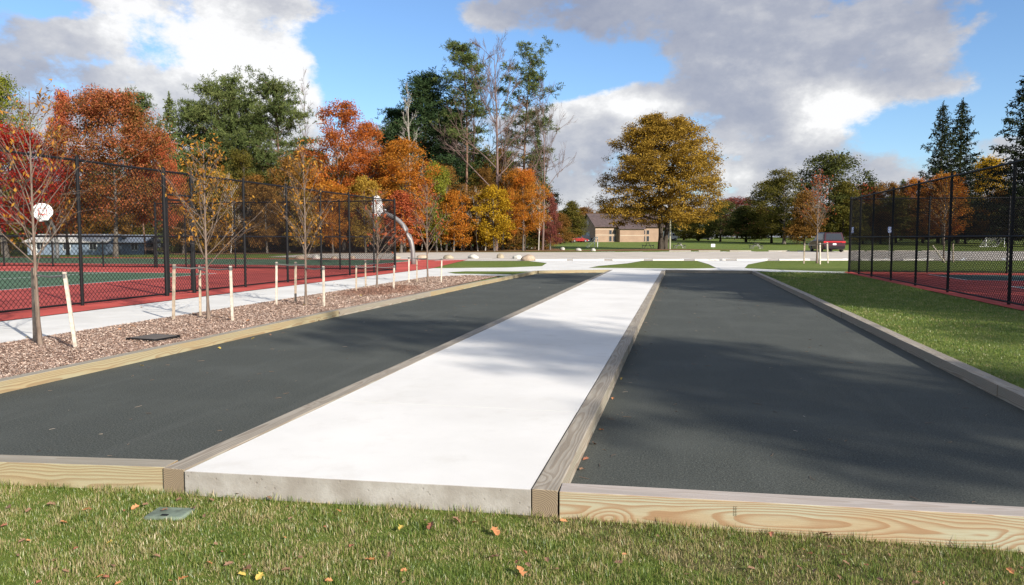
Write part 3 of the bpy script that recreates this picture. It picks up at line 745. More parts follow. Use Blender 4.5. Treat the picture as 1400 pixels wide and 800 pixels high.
def plant(kind, leafm, px, D, top=None, wpx=None, label='', group=None, name=None, H=None, W=None, barkm=None, dx=0, rz=None, xy=None):
    tr, cr, h0, w0 = PROTO[kind]
    p = at(px, D) if xy is None else np.array([xy[0], xy[1], 0]); z = gz(p[0], p[1])
    if top is not None: H = at(px, D, top)[2] - z
    if wpx is not None: W = wpx * D / FPX
    sz = (H or h0) / h0; sx = (W / w0) if W else sz
    root = empty(name or 'tree', (p[0], p[1], z - .03), random.uniform(0, 6.28) if rz is None else rz, label, 'tree' if 'shrub' not in (name or '') else 'shrub', group)
    root.scale = (sx, sx, sz)
    t = link('trunk', tr, root)
    if barkm: t.material_slots[0].link = 'OBJECT'; t.material_slots[0].material = B[barkm]
    if cr:
        c = link('crown', cr, root)
        if leafm: c.material_slots[0].link = 'OBJECT'; c.material_slots[0].material = L[leafm]
    return root
exec_trees = True
FR = 'trees along the front edge of the woods'
# left wood, front row, left to right
plant('oak', 'lime', 5, 78, 105, 110, 'tall yellow-green tree at the far left edge behind the scarlet maple', FR, 'maple_tree')
plant('maple', 'red', 8, 56, 170, 170, 'bright scarlet maple at the far left edge of the photo', FR, 'maple_tree')
plant('maple', 'maple', 157, 60, 122, 172, 'large rounded red-brown maple behind the near left fence', FR, 'maple_tree', rz=1.0)
plant('maple2', 'coral', 92, 66, 128, 75, 'narrow coral-red maple rising left of the large red-brown maple', FR, 'maple_tree')
plant('maple', 'coral', 213, 64, 178, 80, 'coral-red maple tucked against the right side of the large red-brown maple', FR, 'maple_tree')
plant('scots2', 'pine', 200, 95, 136, 75, 'grey-green pine showing above the right shoulder of the red-brown maple', FR, 'pine_tree')
plant('slim', 'pine', 237, 80, 128, 42, 'narrow pointed spruce between the red maples and the flat-topped pines', FR, 'spruce_tree')
plant('scots', 'pine', 300, 86, 115, 140, 'flat-topped pine, the left one of the pair of green pines', FR, 'pine_tree', rz=.4)
plant('scots', 'pine', 390, 84, 118, 132, 'flat-topped pine, the right one of the pair of green pines', FR, 'pine_tree', rz=2.6)
plant('bare2', None, 417, 104, 92, 40, 'leafless poplar poking up behind the right flat-topped pine', FR, 'poplar_tree')
plant('bare2', None, 378, 106, 112, 34, 'leafless poplar top above the left of the right flat-topped pine', FR, 'poplar_tree')
plant('oak', 'rust', 470, 78, 140, 105, 'rust-red oak right of the flat-topped pines', FR, 'oak_tree')
plant('oak', 'rust', 505, 80, 168, 70, 'slender rust-coloured oak beside the tall rust-red oak', FR, 'oak_tree')
plant('oak', 'orange', 552, 76, 192, 105, 'orange oak below the dark pine', FR, 'oak_tree')
plant('whitepine', 'darkpine', 580, 92, 103, 175, 'dense dark green pine left of the tall bare-trunked pines', FR, 'pine_tree')
plant('whitepine', 'darkpine', 545, 99, 150, 130, 'shorter dark pine left of the dense dark pine', FR, 'pine_tree', rz=2)
plant('whitepine', 'darkpine', 618, 101, 150, 130, 'dark pine behind the tallest bare-trunked pine', FR, 'pine_tree', rz=4)
plant('bare', None, 650, 97, 78, 120, 'leafless tree just right of the tallest pine', FR, 'bare_tree', rz=4)
plant('scots', 'pine', 262, 94, 150, 110, 'green pine behind the narrow pointed spruce', FR, 'pine_tree', rz=5)
plant('scots', 'pine', 345, 96, 140, 130, 'green pine filling the gap between the pair of flat-topped pines', FR, 'pine_tree', rz=3)
plant('bare2', None, 561, 82, 112, 48, 'pale leafless birch standing in front of the dark pine', FR, 'birch_tree', barkm='birch')
plant('redpine', 'pine', 632, 88, 55, 86, 'tallest pine with a long bare trunk and a small crown', FR, 'pine_tree', rz=1.2)
plant('redpine2', 'pine', 716, 92, 70, 96, 'tall bare-trunked pine at the right end of the woods', FR, 'pine_tree', rz=.2)
plant('bare', None, 678, 86, 62, 150, 'tall leafless tree between the two tall pines', FR, 'bare_tree')
plant('bare', None, 742, 90, 120, 90, 'leafless tree at the outer side of the right tall pine', FR, 'bare_tree', rz=2)
plant('slim', 'pine', 735, 96, 185, 42, 'young pine under the right tall pine', FR, 'pine_tree')
plant('young', 'lime', 597, 80, 225, 55, 'small yellow-green tree among the orange oaks', FR, 'young_tree')
plant('maple', 'orange', 715, 84, 230, 72, 'bright orange maple at the right end of the woods', FR, 'maple_tree')
plant('young', 'yellow', 676, 82, 256, 66, 'small golden yellow maple at the foot of the tall pines', FR, 'maple_tree')
plant('maple2', 'plum', 752, 92, 266, 42, 'dusky red tree at the right end of the woods', FR, 'maple_tree')
plant('young', 'orange', 620, 80, 262, 60, 'small orange tree just left of the tallest pine', FR, 'young_tree')
plant('young2', 'coral', 548, 74, 262, 70, 'small pinkish-orange tree behind the corner of the left fence', FR, 'young_tree')
# middle storey of the wood
MID = 'smaller trees filling the edge of the woods'
mids = [(265, 78, 225, 75, 'loose', 'olive', 'thin olive-brown'), (300, 74, 236, 70, 'young', 'gold', 'gold-brown'), (345, 76, 240, 75, 'loose', 'brown', 'thin grey-brown'), (395, 75, 216, 75, 'loose', 'brown', 'thin russet'),
        (430, 74, 232, 60, 'young2', 'orange', 'slim orange'), (330, 80, 205, 70, 'oak', 'olive', 'olive'), (455, 72, 250, 60, 'young', 'orange', 'low orange'), (500, 73, 244, 62, 'young', 'gold', 'low gold-brown'),
        (250, 70, 246, 55, 'young2', 'brown', 'slim brown'), (585, 82, 250, 50, 'young2', 'coral', 'slim pinkish'), (645, 86, 262, 60, 'loose', 'brown', 'thin brown'), (662, 88, 230, 60, 'oak', 'brown', 'brown'), (610, 86, 225, 60, 'loose', 'brown', 'loose brown'), (365, 72, 255, 60, 'young', 'brown', 'low brown'), (415, 71, 262, 60, 'young2', 'gold', 'slim gold-brown'), (530, 80, 215, 60, 'loose', 'gold', 'thin gold-brown')]
for (px, D, tp, w, k, lf, wd) in mids:
    plant(k, lf, px, D, tp, w, wd + ' tree at the edge of the woods below the tall pines', MID, 'young_tree')
# trees deeper in the wood, one mass of trunks and crowns
DEEP = 'trees deep in the woods'
rr = random.Random(5)
for px in range(-60, 745, 24):
    for row in range(2):
        D = (98 if px > 262 else 134) + row * 16 + rr.uniform(-4, 4)
        q = px + rr.uniform(-10, 10); k = rr.choice(['far', 'far2', 'far2', 'whitepine', 'oak']); lf = {'far': 'olive', 'far2': rr.choice(['brown', 'green', 'olive']), 'whitepine': 'darkpine', 'oak': 'brown'}[k]
        tp = rr.uniform(200, 240) if 240 < q < 700 else rr.uniform(215, 255)
        if q < 130: tp = rr.uniform(245, 270)
        plant(k, lf, q, D, tp, rr.uniform(60, 85), {'far': 'olive broadleaf tree', 'far2': 'dull dark broadleaf tree', 'whitepine': 'dark evergreen', 'oak': 'brown-leaved oak'}[k] + ' deep in the woods behind the front trees', DEEP, 'woodland_tree', barkm='dark' if k == 'oak' else None)
# slim trunks at the wood edge
for i, px in enumerate([265, 318, 352, 372, 402, 440, 462, 488, 512, 527, 560, 575, 592, 604, 618, 630, 652, 660, 668, 690, 704, 722, 733]):
    bk = rr.choice(['grey', 'birch', 'dark'])
    plant('bareleaf', 'brown', px + rr.uniform(-4, 4), (70 if px < 340 else 78 if px < 560 else 85) + rr.uniform(-2, 7), rr.uniform(215, 265), 40, 'thin nearly bare young tree with ' + {'grey': 'grey', 'birch': 'pale', 'dark': 'dark'}[bk] + ' bark at the edge of the woods', 'thin trees at the edge of the woods', 'young_tree', barkm=bk)
# right of the wood: far lawn trees
FT = 'trees beyond the far lawn'
far = [(782, 150, 276, 42, 'far2', 'olive', 'rounded olive tree left of the brick building'), (808, 175, 270, 30, 'bare2', None, 'leafless purple-brown tree behind the brick building'), (836, 185, 284, 70, 'far', 'brown', 'dark brown tree behind the brick building roof'),
       (870, 190, 280, 60, 'far', 'olive', 'olive tree behind the brick building and the golden maple'), (766, 140, 292, 40, 'far2', 'brown', 'low brown tree at the right foot of the woods'), (795, 190, 290, 50, 'far', 'brown', 'low russet tree far behind the parked cars'),
       (985, 170, 275, 56, 'far', 'green', 'dark green tree right of the golden maple'), (1008, 215, 270, 60, 'far', 'plum', 'red-topped tree far behind the dark green trees'), (1020, 160, 282, 60, 'far2', 'green', 'dark rounded tree on the far lawn'), (955, 175, 292, 50, 'far', 'olive', 'low dark tree right under the golden crown'), (935, 190, 300, 60, 'far', 'green', 'low dark tree behind the golden maple trunk'),
       (1055, 150, 246, 66, 'far', 'olive', 'broad olive tree left of the tallest dark green tree'), (1072, 140, 232, 70, 'loose', 'olive', 'loose olive tree with open branches on the far lawn'), (1134, 140, 210, 88, 'far', 'green', 'tallest dark green rounded tree left of the parked car'), (1152, 135, 250, 66, 'far2', 'olive', 'olive tree behind the parked car'), (1100, 132, 262, 50, 'far2', 'brown', 'brownish tree left of the parked car')]
for (px, D, tp, w, k, lf, lb) in far: plant(k, lf, px, D, tp, w * 1.22, lb, FT, 'broadleaf_tree')
plant('gold', 'gold', 906, 98, 161, 166, 'big rounded golden-brown maple standing alone at the far edge of the parking lot', 'trees beyond the far lawn', 'maple_tree', barkm='dark', rz=.5)
# right, behind the tennis fence
RT = 'trees behind the right fence'
plant('spruce', 'spruce', 1283, 150, 139, 86, 'dark spruce, the shorter left one of a pair behind the right fence', RT, 'spruce_tree')
plant('spruce', 'spruce', 1309, 152, 135, 94, 'dark spruce, the taller right one of a pair behind the right fence', RT, 'spruce_tree', rz=2)
plant('spruce2', 'spruce', 1404, 120, 86, 150, 'dark spruce cut off by the right edge of the photo', RT, 'spruce_tree')
rt = [(1185, 185, 252, 50, 'far', 'coral', 'pinkish-orange tree in the row right of the dark green tree'), (1210, 180, 250, 44, 'far', 'brown', 'rounded brown-orange tree in the row behind the right fence'), (1232, 185, 245, 26, 'slim', 'pine', 'small pine in the row behind the right fence'), (1252, 182, 244, 40, 'far', 'orange', 'orange tree left of the pair of spruces'),
      (1290, 135, 238, 60, 'oak', 'orange', 'orange-brown tree standing before the pair of spruces'), (1346, 160, 216, 64, 'far', 'yellow', 'yellow tree between the spruce pair and the right edge spruce'), (1225, 150, 268, 60, 'far', 'olive', 'dark olive tree low behind the right fence'), (1262, 148, 275, 60, 'far', 'brown', 'dark brown tree low behind the right fence'), (1320, 145, 270, 70, 'far', 'olive', 'olive tree low under the spruce pair'), (1365, 140, 262, 70, 'far2', 'brown', 'brown tree under the right edge spruce'), (1180, 145, 280, 50, 'far', 'olive', 'low olive tree at the left end of the right fence'), (1420, 135, 250, 80, 'far', 'olive', 'olive tree at the right edge behind the spruce'), (1204, 138, 290, 50, 'far2', 'brown', 'low brown tree showing through the right fence')]
for (px, D, tp, w, k, lf, lb) in rt: plant(k, lf, px, D, tp, w * 1.25, lb, RT, 'broadleaf_tree')
# a last far row closing the horizon
for i, px in enumerate(range(740, 1500, 30)):
    plant('far' if i % 2 else 'far2', rr.choice(['olive', 'green', 'brown']), px + rr.uniform(-8, 8), 235 + rr.uniform(-15, 15), rr.uniform(284, 298), rr.uniform(65, 95), 'dull tree in the distant row along the horizon', 'distant row of trees on the horizon', 'distant_tree')
# tall trees outside the picture to the right, which shade the right court and lawn
SH = 'tall trees right of the tennis court that shade the courts'
for (x, yv, k, H, W, lf) in [(21.5, -7.3, 'shade', 16, 5.6, 'pine'), (26.0, -9.8, 'shade2', 15.5, 6, 'pine'), (27.5, -11.9, 'shade', 16.8, 5.4, 'pine'), (29, 4.6, 'shade', 20, 9, 'pine'), (32, 1.8, 'shade2', 18, 9, 'pine'), (33, 6.5, 'scots', 19, 9, 'pine'),
                               (37, 7.3, 'shade2', 20.5, 9, 'pine'), (38, -6.0, 'scots', 19, 11, 'pine'), (31, -5.0, 'shade', 14.5, 8, 'pine'), (30.5, -1.5, 'scots', 16.5, 8, 'pine'), (46, 3, 'scots', 21, 10, 'pine'), (43, 15, 'oak', 15, 10, 'brown')]:
    plant(k, lf, 0, 0, None, None, 'tall tree standing right of the tennis court, whose shadow falls over the courts', SH, 'shade_tree', H=H, W=W, xy=(x, yv))

# shrubs along the wood edge
for i, px in enumerate(range(250, 760, 17)):
    D = (70 if px < 350 else 79 if px < 560 else 88) + rr.uniform(2, 8)
    sl = rr.choice(['brown', 'olive', 'gold', 'green', 'brown']); plant('shrub', sl, px + rr.uniform(-6, 6), D, None, None, {'brown': 'brown', 'olive': 'olive green', 'gold': 'yellow-brown', 'green': 'dull green'}[sl] + ' bush under the trees at the edge of the woods', 'bushes at the edge of the woods', 'shrub', H=rr.uniform(1.4, 3.2), W=rr.uniform(2.5, 4.5))
sheet('forest_floor', [tuple(at(px, D)[:2]) for px, D in [(240, 66), (330, 68), (430, 71), (520, 75), (600, 78), (690, 80), (745, 82), (775, 86), (765, 100), (700, 140), (200, 140), (200, 90)]], 0.118, M['litter'])
sheet('leaf_strip', [tuple(at(px, D)[:2]) for px, D in [(740, 80.5), (830, 84.0), (900, 88.0), (1010, 90), (1010, 92.5), (930, 99), (870, 99), (760, 87)]], 0.11, M['litter'])

# ------------------------------------------------------------------ chain-link fences
def chain_mesh(name, Ln, z0, z1, parent, sp=0.105, wire=0.0046, u0=0.0):
    Hh = z1 - z0; A = Acc()
    for s_, dy in ((1, .003), (-1, -.003)):
        c = np.arange(-Hh, Ln + Hh, sp)
        ua = c.copy(); ub = c + s_ * Hh; za = np.full_like(c, z0); zb = np.full_like(c, z1)
        # clip to 0..Ln
        for lim, sign in ((0.0, 1), (Ln, -1)):
            for (u, z, uo, zo) in ((ua, za, ub, zb), (ub, zb, ua, za)):
                bad = (u - lim) * sign < 0; ok = bad & ((uo - lim) * sign > 0)
                tt = np.where(ok, (lim - u) / np.where(np.abs(uo - u) < 1e-9, 1, uo - u), 0)
                z[ok] = z[ok] + (zo[ok] - z[ok]) * tt[ok]; u[ok] = lim
        keep = (np.minimum(ua, ub) >= -1e-6) & (np.maximum(ua, ub) <= Ln + 1e-6) & (np.abs(ua - ub) > .02)
        ua, ub, za, zb = ua[keep] + u0, ub[keep] + u0, za[keep], zb[keep]
        P0 = np.stack([ua, np.full_like(ua, dy), za], 1); P1 = np.stack([ub, np.full_like(ua, dy), zb], 1)
        n1 = np.array([-s_ * .7071, 0, .7071]) * wire; n2 = np.array([0, 1, 0]) * wire
        ring = [n1 - n2 * .6, n2, -n1 - n2 * .6]
        for i in range(3):
            a_, b_ = ring[i], ring[(i + 1) % 3]
            A.quads(np.stack([P0 + a_, P0 + b_, P1 + b_, P1 + a_], 1))
    o = link(name, A.mesh(name, M['mesh']), parent)
    return tag(o, kind='stuff')
def bar(name, parent, p0, p1, r, mat=None, n=8):
    mb = MB(); mb.tube([p0, p1], r, n); return mb.build(name, mat or M['black'], parent, smooth=False)
def fence(label, p0, p1, h, posts, rails, z=0.1, big=(), gap=None, sp=0.10, group=None):
    p0 = np.array(p0, float); p1 = np.array(p1, float); d = p1 - p0; Ln = float(np.linalg.norm(d))
    root = empty('chain_link_fence', (p0[0], p0[1], z), math.atan2(d[1], d[0]), label, 'fence', group)
    for i, u in enumerate(posts):
        r = .05 if i in big else .036
        mb = MB(); mb.tube([(u, 0, -.1), (u, 0, h + .06)], r, 10)
        mb.tube([(u, 0, h + .06), (u, 0, h + .10)], [r * 1.12, r * .5], 10); mb.build('post', M['black'], root)
    for zr in rails:
        nm = 'top_rail' if zr == max(rails) else 'bottom_rail' if zr == min(rails) else 'middle_rail'
        if gap and zr < h * .9:
            bar(nm, root, (0, 0.012, zr), (gap[0], 0.012, zr), .022); bar(nm, root, (gap[1], 0.012, zr), (Ln, 0.012, zr), .022)
        else: bar(nm, root, (0, 0.012, zr), (Ln, 0.012, zr), .022 if zr != max(rails) else .026)
    if gap:
        chain_mesh('chain_link_mesh', gap[0], rails[0], h, root, sp); chain_mesh('chain_link_mesh', Ln - gap[1], rails[0], h, root, sp, u0=gap[1])
    else: chain_mesh('chain_link_mesh', Ln, rails[0], h, root, sp)
    return root, Ln
# left fence (gate between u = gate posts)
Y0 = 5.0
pl = [0, 3.2, 6.2, 9.16, 11.95, 13.05, 15.5, 18.0, 20.4, 22.8, 25.2, 27.6]
lf, _ = fence('tall black chain-link fence with a gate along the red basketball court', (-12.65, Y0), (-12.55, Y0 + 27.6), 3.12, pl, [0.06, 1.5, 3.12], big=(4, 5, 11), gap=(11.95, 13.05), sp=.112)
g = MB()
for u in (12.03, 12.97): g.tube([(u, 0, .08), (u, 0, 2.5)], .032, 8)
for zz in (.10, 1.5, 2.42): g.tube([(12.03, 0, zz), (12.97, 0, zz)], .022, 8)
gate = g.build('gate', M['black'], lf)
chain_mesh('chain_link_mesh', .94, .1, 2.42, gate, u0=12.03)
mb = MB(); mb.box(12.86, 13.02, -.04, .04, 1.12, 1.22); mb.tube([(12.9, -.05, 1.1), (12.9, -.05, 1.3)], .01, 6); mb.build('latch', M['black'], gate)
bar('gate_lintel', lf, (11.95, 0, 2.55), (13.05, 0, 2.55), .026)
chain_mesh('chain_link_mesh', 1.1, 2.55, 3.12, lf, u0=11.95)
fence('tall black chain-link fence closing the far end of the near basketball court', (-12.55, 32.62), (-25.0, 32.9), 3.12, [2.7, 5.4, 8.1, 10.8, 12.45], [0.06, 1.5, 3.12], big=(4,))
fence('low black chain-link fence between the two red courts at the left', (-25.06, 32.9), (-58, 33.4), 1.2, [0.05, 3, 6, 9, 12, 15, 18, 21, 24, 27, 30, 32.9], [0.06, 1.2])
fence('tall black chain-link fence along the right lawn and tennis court', (7.05, 16.0), (7.0, 35.0), 3.1, [0.05, 2.75, 6.7, 9.6, 12.4, 15.1, 17.2, 19.0], [0.06, 1.5, 3.1], big=(0, 7))
fence('tall black chain-link fence across the far end of the tennis court', (7.06, 35.0), (40, 35.6), 3.1, [3.0, 6.0, 9.0, 12, 15, 18, 21, 24, 27, 30, 32.9], [0.06, 1.5, 3.1])

# ------------------------------------------------------------------ saplings, stakes and ties
def sapling(seed, base, H, spread, cb, nbr, leaves, leafm, label, lean=(0, 0), r0=.034, leaf=.085, steep=1.05):
    rg = np.random.default_rng(seed); T = Acc(); C = Acc()
    top = np.array([lean[0], lean[1], H]); pts = curve(np.zeros(3), top, rg, .018, 0, 12)
    rad = r0 * np.linspace(1, .10, 12) ** .85; rad[0] *= 1.5; T.tube(pts, rad, 8); tips = []
    for i in range(nbr):
        f = (i + .5) / nbr; hs = H * (cb + (.93 - cb) * f); p0 = np.array([np.interp(hs, pts[:, 2], pts[:, k]) for k in range(3)])
        az = i * 2.4 + rg.normal(0, .35); el = steep + rg.uniform(-.3, .18); Lb = spread * .85 * (1.25 - .85 * f) * rg.uniform(.7, 1.25)
        d = np.array([math.cos(az) * math.cos(el), math.sin(az) * math.cos(el), math.sin(el)])
        br = curve(p0, p0 + d * Lb, rg, .09, .05, 6); T.tube(br, r0 * (.36 - .16 * f) * np.linspace(1, .22, 6), 4); tips += [br[-1], br[3], br[4]]
        for _ in range(7):
            u = rg.uniform(.2, .95); q = br[0] + (br[-1] - br[0]) * u; e = d + rg.normal(0, .42, 3); e /= np.linalg.norm(e)
            q1 = q + e * Lb * rg.uniform(.2, .5); tw = np.stack([q, (q + q1) / 2 + rg.normal(0, .02, 3), q1]); T.tube(tw, r0 * .11 * np.array([1, .8, .5]), 3); tips += [q1, tw[1]]
    root = empty('sapling', base, 0, label, 'young tree', 'staked saplings')
    link('trunk', T.mesh('trunk', B['sapling'], True), root)
    if leaves:
        tp = np.array(tips); w = (tp[:, 2] > H * (cb + .1)) * 1.0 + .05; w = w * rg.uniform(0, 1, len(tp)) ** 2; w /= w.sum()
        P = tp[rg.choice(len(tp), leaves, p=w)] + rg.normal(0, .05, (leaves, 3)); C.quads(leaf_quads(P, rg, leaf, .1, .42, 1.3)); link('leaves', C.mesh('leaves', L[leafm]), root)
    return root
def zg(p): return (p[0], p[1], gz(p[0], p[1]) + .012)
def Hpx(D, py, z=.1): return float(at(700, D, py)[2] - z)
S = [(41, (55, 472), 10.5, 126, 1.25, .27, 30, 320, 'sapling_gold', 'thin staked sapling with drooping gold leaves nearest the camera at the left edge', .026),
     (42, (285, 437), 13.7, 190, 1.1, .28, 30, 560, 'sapling_gold', 'gold-leaved staked sapling, second from the left in the mulch bed', .028),
     (43, (418, 418), 16.6, 200, 1.05, .27, 30, 460, 'sapling_gold', 'staked sapling with dull gold leaves, third from the left in the mulch bed', .028),
     (44, (515, 398), 21.1, 262, .95, .27, 28, 60, 'sapling_red', 'nearly leafless staked sapling on the reddish mulch, fourth from the left', .028),
     (45, (585, 387), 24.9, 252, 1.1, .28, 30, 140, 'sapling_red', 'nearly leafless staked sapling, last at the far end of the mulch bed', .032),
     (46, (1117, 360), 44.2, 236, 1.7, .32, 30, 420, 'sapling_red', 'staked sapling with red-brown leaves on the grass in front of the parked car', .05),
     (47, (1290, 358.5), 45.5, 240, 1.6, .30, 24, 900, 'sapling_gold', 'staked orange-leaved sapling seen through the right fence', .05)]
SP = {}
for (sd_, b_, D, tp, spr, cb, n, lv, lm, lb, r0) in S:
    p = gp(*b_); SP[sd_] = p
    sapling(sd_, zg(p), Hpx(D, tp), spr, cb, n, lv, lm, lb, r0=r0, leaf=.078 if sd_ < 44 else .13)
def stake(b, t, tree, label, white=False, tie=True, w=.042):
    """wooden stake from photo pixel b (foot) to t (head); its strap goes to the tree"""
    p = gp(*b); D = float(np.dot(p, _f)); q = at(t[0], D, t[1])
    zt = q[2]; L_ = zt - p[2]
    root = empty('tree_stake', (p[0], p[1], p[2] - .02), 0, label, 'tree stake', 'wooden tree stakes')
    dx, dy = q[0] - p[0], q[1] - p[1]
    mb = MB(); h = w / 2; a = random.uniform(0, .5); ca, sa = math.cos(a) * h, math.sin(a) * h
    ring = [(ca - sa, ca + sa), (-ca - sa, ca - sa), (-ca + sa, -ca - sa), (ca + sa, -ca + sa)]
    v = [(x, y, 0) for x, y in ring] + [(dx + x, dy + y, L_) for x, y in ring]
    mb.add(v, [(0, 1, 2, 3), (7, 6, 5, 4), (0, 4, 5, 1), (1, 5, 6, 2), (2, 6, 7, 3), (3, 7, 4, 0)])
    o = mb.build('post', M['white_stake'] if white else M['stake'], root, bevel=.004, seg=1)
    if tie:
        tb = SP[tree]; e = np.array([tb[0] - p[0], tb[1] - p[1], L_ * .96 - .02]); s = np.array([dx, dy, L_ * .95]); m = (s + e) / 2 - np.array([0, 0, .02])
        st_ = MB(); st_.tube([s + (0, 0, .0), m, e], .013, 5); st_.tube([s - (0, 0, .03), s + (0, 0, .03)], w * .74, 6); st_.build('tie_strap', M['strap'], root)
M['white_stake'] = simple('bleached_stake_wood', (0.50, 0.44, 0.36), 0.8, 0, 0.25, 14, 0.3, 60)
M['strap'] = simple('dark_strap', (0.11, 0.105, 0.10), .7)
nm = {41: 'first', 42: 'second', 43: 'third', 44: 'fourth', 45: 'fifth'}
for (b, t, tr, where, wh) in [((104, 478), (88, 370), 41, 'leaning pale stake right of the first sapling', True), ((48, 468), (45, 364), 41, 'upright stake just behind the trunk of the first sapling', False),
     ((237, 438), (238, 360), 42, 'left stake of the second sapling', False), ((274, 433), (273, 362), 42, 'stake close behind the second sapling', False), ((318, 440), (315, 362), 42, 'right front stake of the second sapling', True),
     ((378, 418), (378, 357), 43, 'left stake of the third sapling', True), ((404, 414), (404, 357), 43, 'stake close behind the third sapling', False), ((443, 420), (442, 363), 43, 'right front stake of the third sapling', True),
     ((487, 400), (487, 362), 44, 'left stake of the fourth sapling', False), ((500, 393), (499.5, 355), 44, 'thin stake behind the fourth sapling', False), ((538, 398), (539, 362), 44, 'right stake of the fourth sapling', True),
     ((559, 387), (559, 350), 45, 'left white stake of the fifth sapling', True), ((570, 386), (570, 351), 45, 'middle stake of the fifth sapling', False), ((603, 387), (604, 352), 45, 'right white stake of the fifth sapling', True),
     ((1099, 360), (1100, 333), 46, 'left grey stake of the sapling before the parked car', False), ((1121, 361), (1121, 332), 46, 'middle pale stake of the sapling before the parked car', True), ((1132, 359.5), (1131, 331), 46, 'right pale stake of the sapling before the parked car', True),
     ((1292, 359), (1275, 335), 47, 'long leaning white stake seen through the right fence', True), ((1303, 358), (1303, 333), 47, 'upright stake seen through the right fence beside the orange sapling', False)]:
    stake(b, t, tr, where + (' in the mulch bed' if tr < 46 else ''), wh, tie=not (tr == 47 or where.startswith('upright')), w=.042 if tr < 46 else .075)

# ------------------------------------------------------------------ basketball goals
def fan_board(w, h):
    P = [(-w * .24, -h * .5), (w * .24, -h * .5)]
    for k in range(13):
        a = R(-28) + (math.pi + R(56)) * k / 12
        P.append((math.cos(a) * w * .5, -h * .02 + math.sin(a) * h * .5))
    return P
def goal(label, base, face, D, scale=1.0):
    """face = horizontal direction the board looks (towards the court)"""
    root = empty('basketball_goal', (base[0], base[1], gz(base[0], base[1])), math.atan2(face[1], face[0]), label, 'basketball goal', 'gooseneck basketball goals')
    arc = [(0, 0, -.1), (0, 0, .75), (.10, 0, 1.3), (.36, 0, 1.92), (.80, 0, 2.42), (1.36, 0, 2.72), (1.75, 0, 2.84)]
    pts = []
    for i in range(len(arc) - 1):
        for u in (0, .5): pts.append(np.array(arc[i]) * (1 - u) + np.array(arc[i + 1]) * u)
    pts.append(np.array(arc[-1])); P = np.array(pts); P[1:-1] = (P[:-2] + 2 * P[1:-1] + P[2:]) / 4
    for sgn, r in ((1, .125), (-1, .09)):
        mb = MB(); mb.tube([p + np.array([.16 * (sgn < 0) * min(1, k / 3), sgn * .12, 0]) for k, p in enumerate(P)], r, 12); mb.build('gooseneck_pole', M['steel'], root, smooth=True)
    mb = MB(); mb.box(1.72, 2.16, -.05, .05, 2.84, 2.92); mb.box(1.72, 2.16, -.20, -.14, 3.0, 3.06); mb.box(1.72, 2.16, .14, .20, 3.0, 3.06); mb.tube([(1.7, 0, 2.8), (2.16, 0, 3.25)], .03, 6); mb.tube([(1.7, -.12, 2.84), (1.7, .12, 2.84)], .09, 8); mb.build('bracket', M['white_metal'], root)
    mb = MB(); mb.extrude([(u, 3.25 + w) for u, w in fan_board(1.32, 1.18)], 0, 2.16, 2.20); bd = mb.build('backboard', M['white_metal'], root, bevel=.01)
    sq = MB()
    for (a, b, c, d) in ((-.27, .27, 3.42, 3.46), (-.27, .27, 3.05, 3.09), (-.27, -.23, 3.09, 3.42), (.23, .27, 3.09, 3.42)): sq.box(2.2, 2.206, a, b, c, d)
    sq.build('target_square', M['red_paint'], bd)
    n = 20; mb = MB(); mb.tube([(2.46 + .23 * math.cos(2 * math.pi * k / n), .23 * math.sin(2 * math.pi * k / n), 3.02) for k in range(n + 1)], .012, 6); mb.box(2.2, 2.26, -.06, .06, 2.99, 3.05); rim = mb.build('rim', M['red_paint'], root)
    nt = MB()
    for k in range(12):
        for s_ in (1, -1):
            nt.tube([(2.46 + r_ * math.cos(2 * math.pi * (k + s_ * j * .5) / 12), r_ * math.sin(2 * math.pi * (k + s_ * j * .5) / 12), 3.01 - .11 * j) for j, r_ in enumerate((.22, .18, .15, .13, .12))], .007, 3, False)
    nt.build('net', M['white_metal'], rim)
    return root
M['red_paint'] = simple('red_paint', (0.5, 0.05, 0.03), .5)
b = gp(566, 361.5); goal('grey gooseneck basketball goal at the far corner of the left fence', b, -_r * math.cos(R(16)) + _f * math.sin(R(16)), 43)
bp = at(75, 54.5); goal('basketball goal with a fan-shaped white board seen behind the first sapling', (bp[0], bp[1]), -_f * .95 + _r * .22, 54)

# ------------------------------------------------------------------ wheel stops, boulders
def wheel_stop():
    mb = MB(); Lh = 1.0
    prof = [(-.09, 0), (-.075, .08), (-.04, .105), (.04, .105), (.075, .08), (.09, 0)]
    mb.extrude(prof, 0, -Lh, Lh)
    return mb
WS = None
def place_stop(x, y, label, group, mat, sx=1.0):
    global WS
    if WS is None: WS = wheel_stop().mesh('wheel_stop')
    me = WS
    o = link('wheel_stop', me); o.location = (x, y, gz(x, y) + .014); o.rotation_euler = (0, 0, math.atan(LK)); o.scale.x = sx
    if not me.materials: me.materials.append(M['stopc'])
    if mat: o.material_slots[0].link = 'OBJECT'; o.material_slots[0].material = mat
    return tag(o, label, 'wheel stop', group)
M['stopc'] = concrete('wheel_stop_concrete', (0.52, 0.50, 0.46), (0.64, 0.62, 0.58), .2, .3)
M['stop_old'] = concrete('stained_wheel_stop_concrete', (0.34, 0.30, 0.25), (0.42, 0.38, 0.32), .2, .3)
for i, (pa, pb) in enumerate([(731, 773), (782, 825), (836, 880), (891, 936), (949, 994), (1007, 1052), (1066, 1111), (1122, 1166), (1180, 1224), (1238, 1282)]):
    xm = (gp(pa, 356.6)[0] + gp(pb, 356.6)[0]) / 2; D = 49.5
    p = at((pa + pb) / 2, 48.6 + .05 * i); place_stop(p[0], L0 + LK * p[0] - .55 + 1.0, 'pale concrete wheel stop in the near row along the parking lot edge', 'wheel stops in the near row', 0)
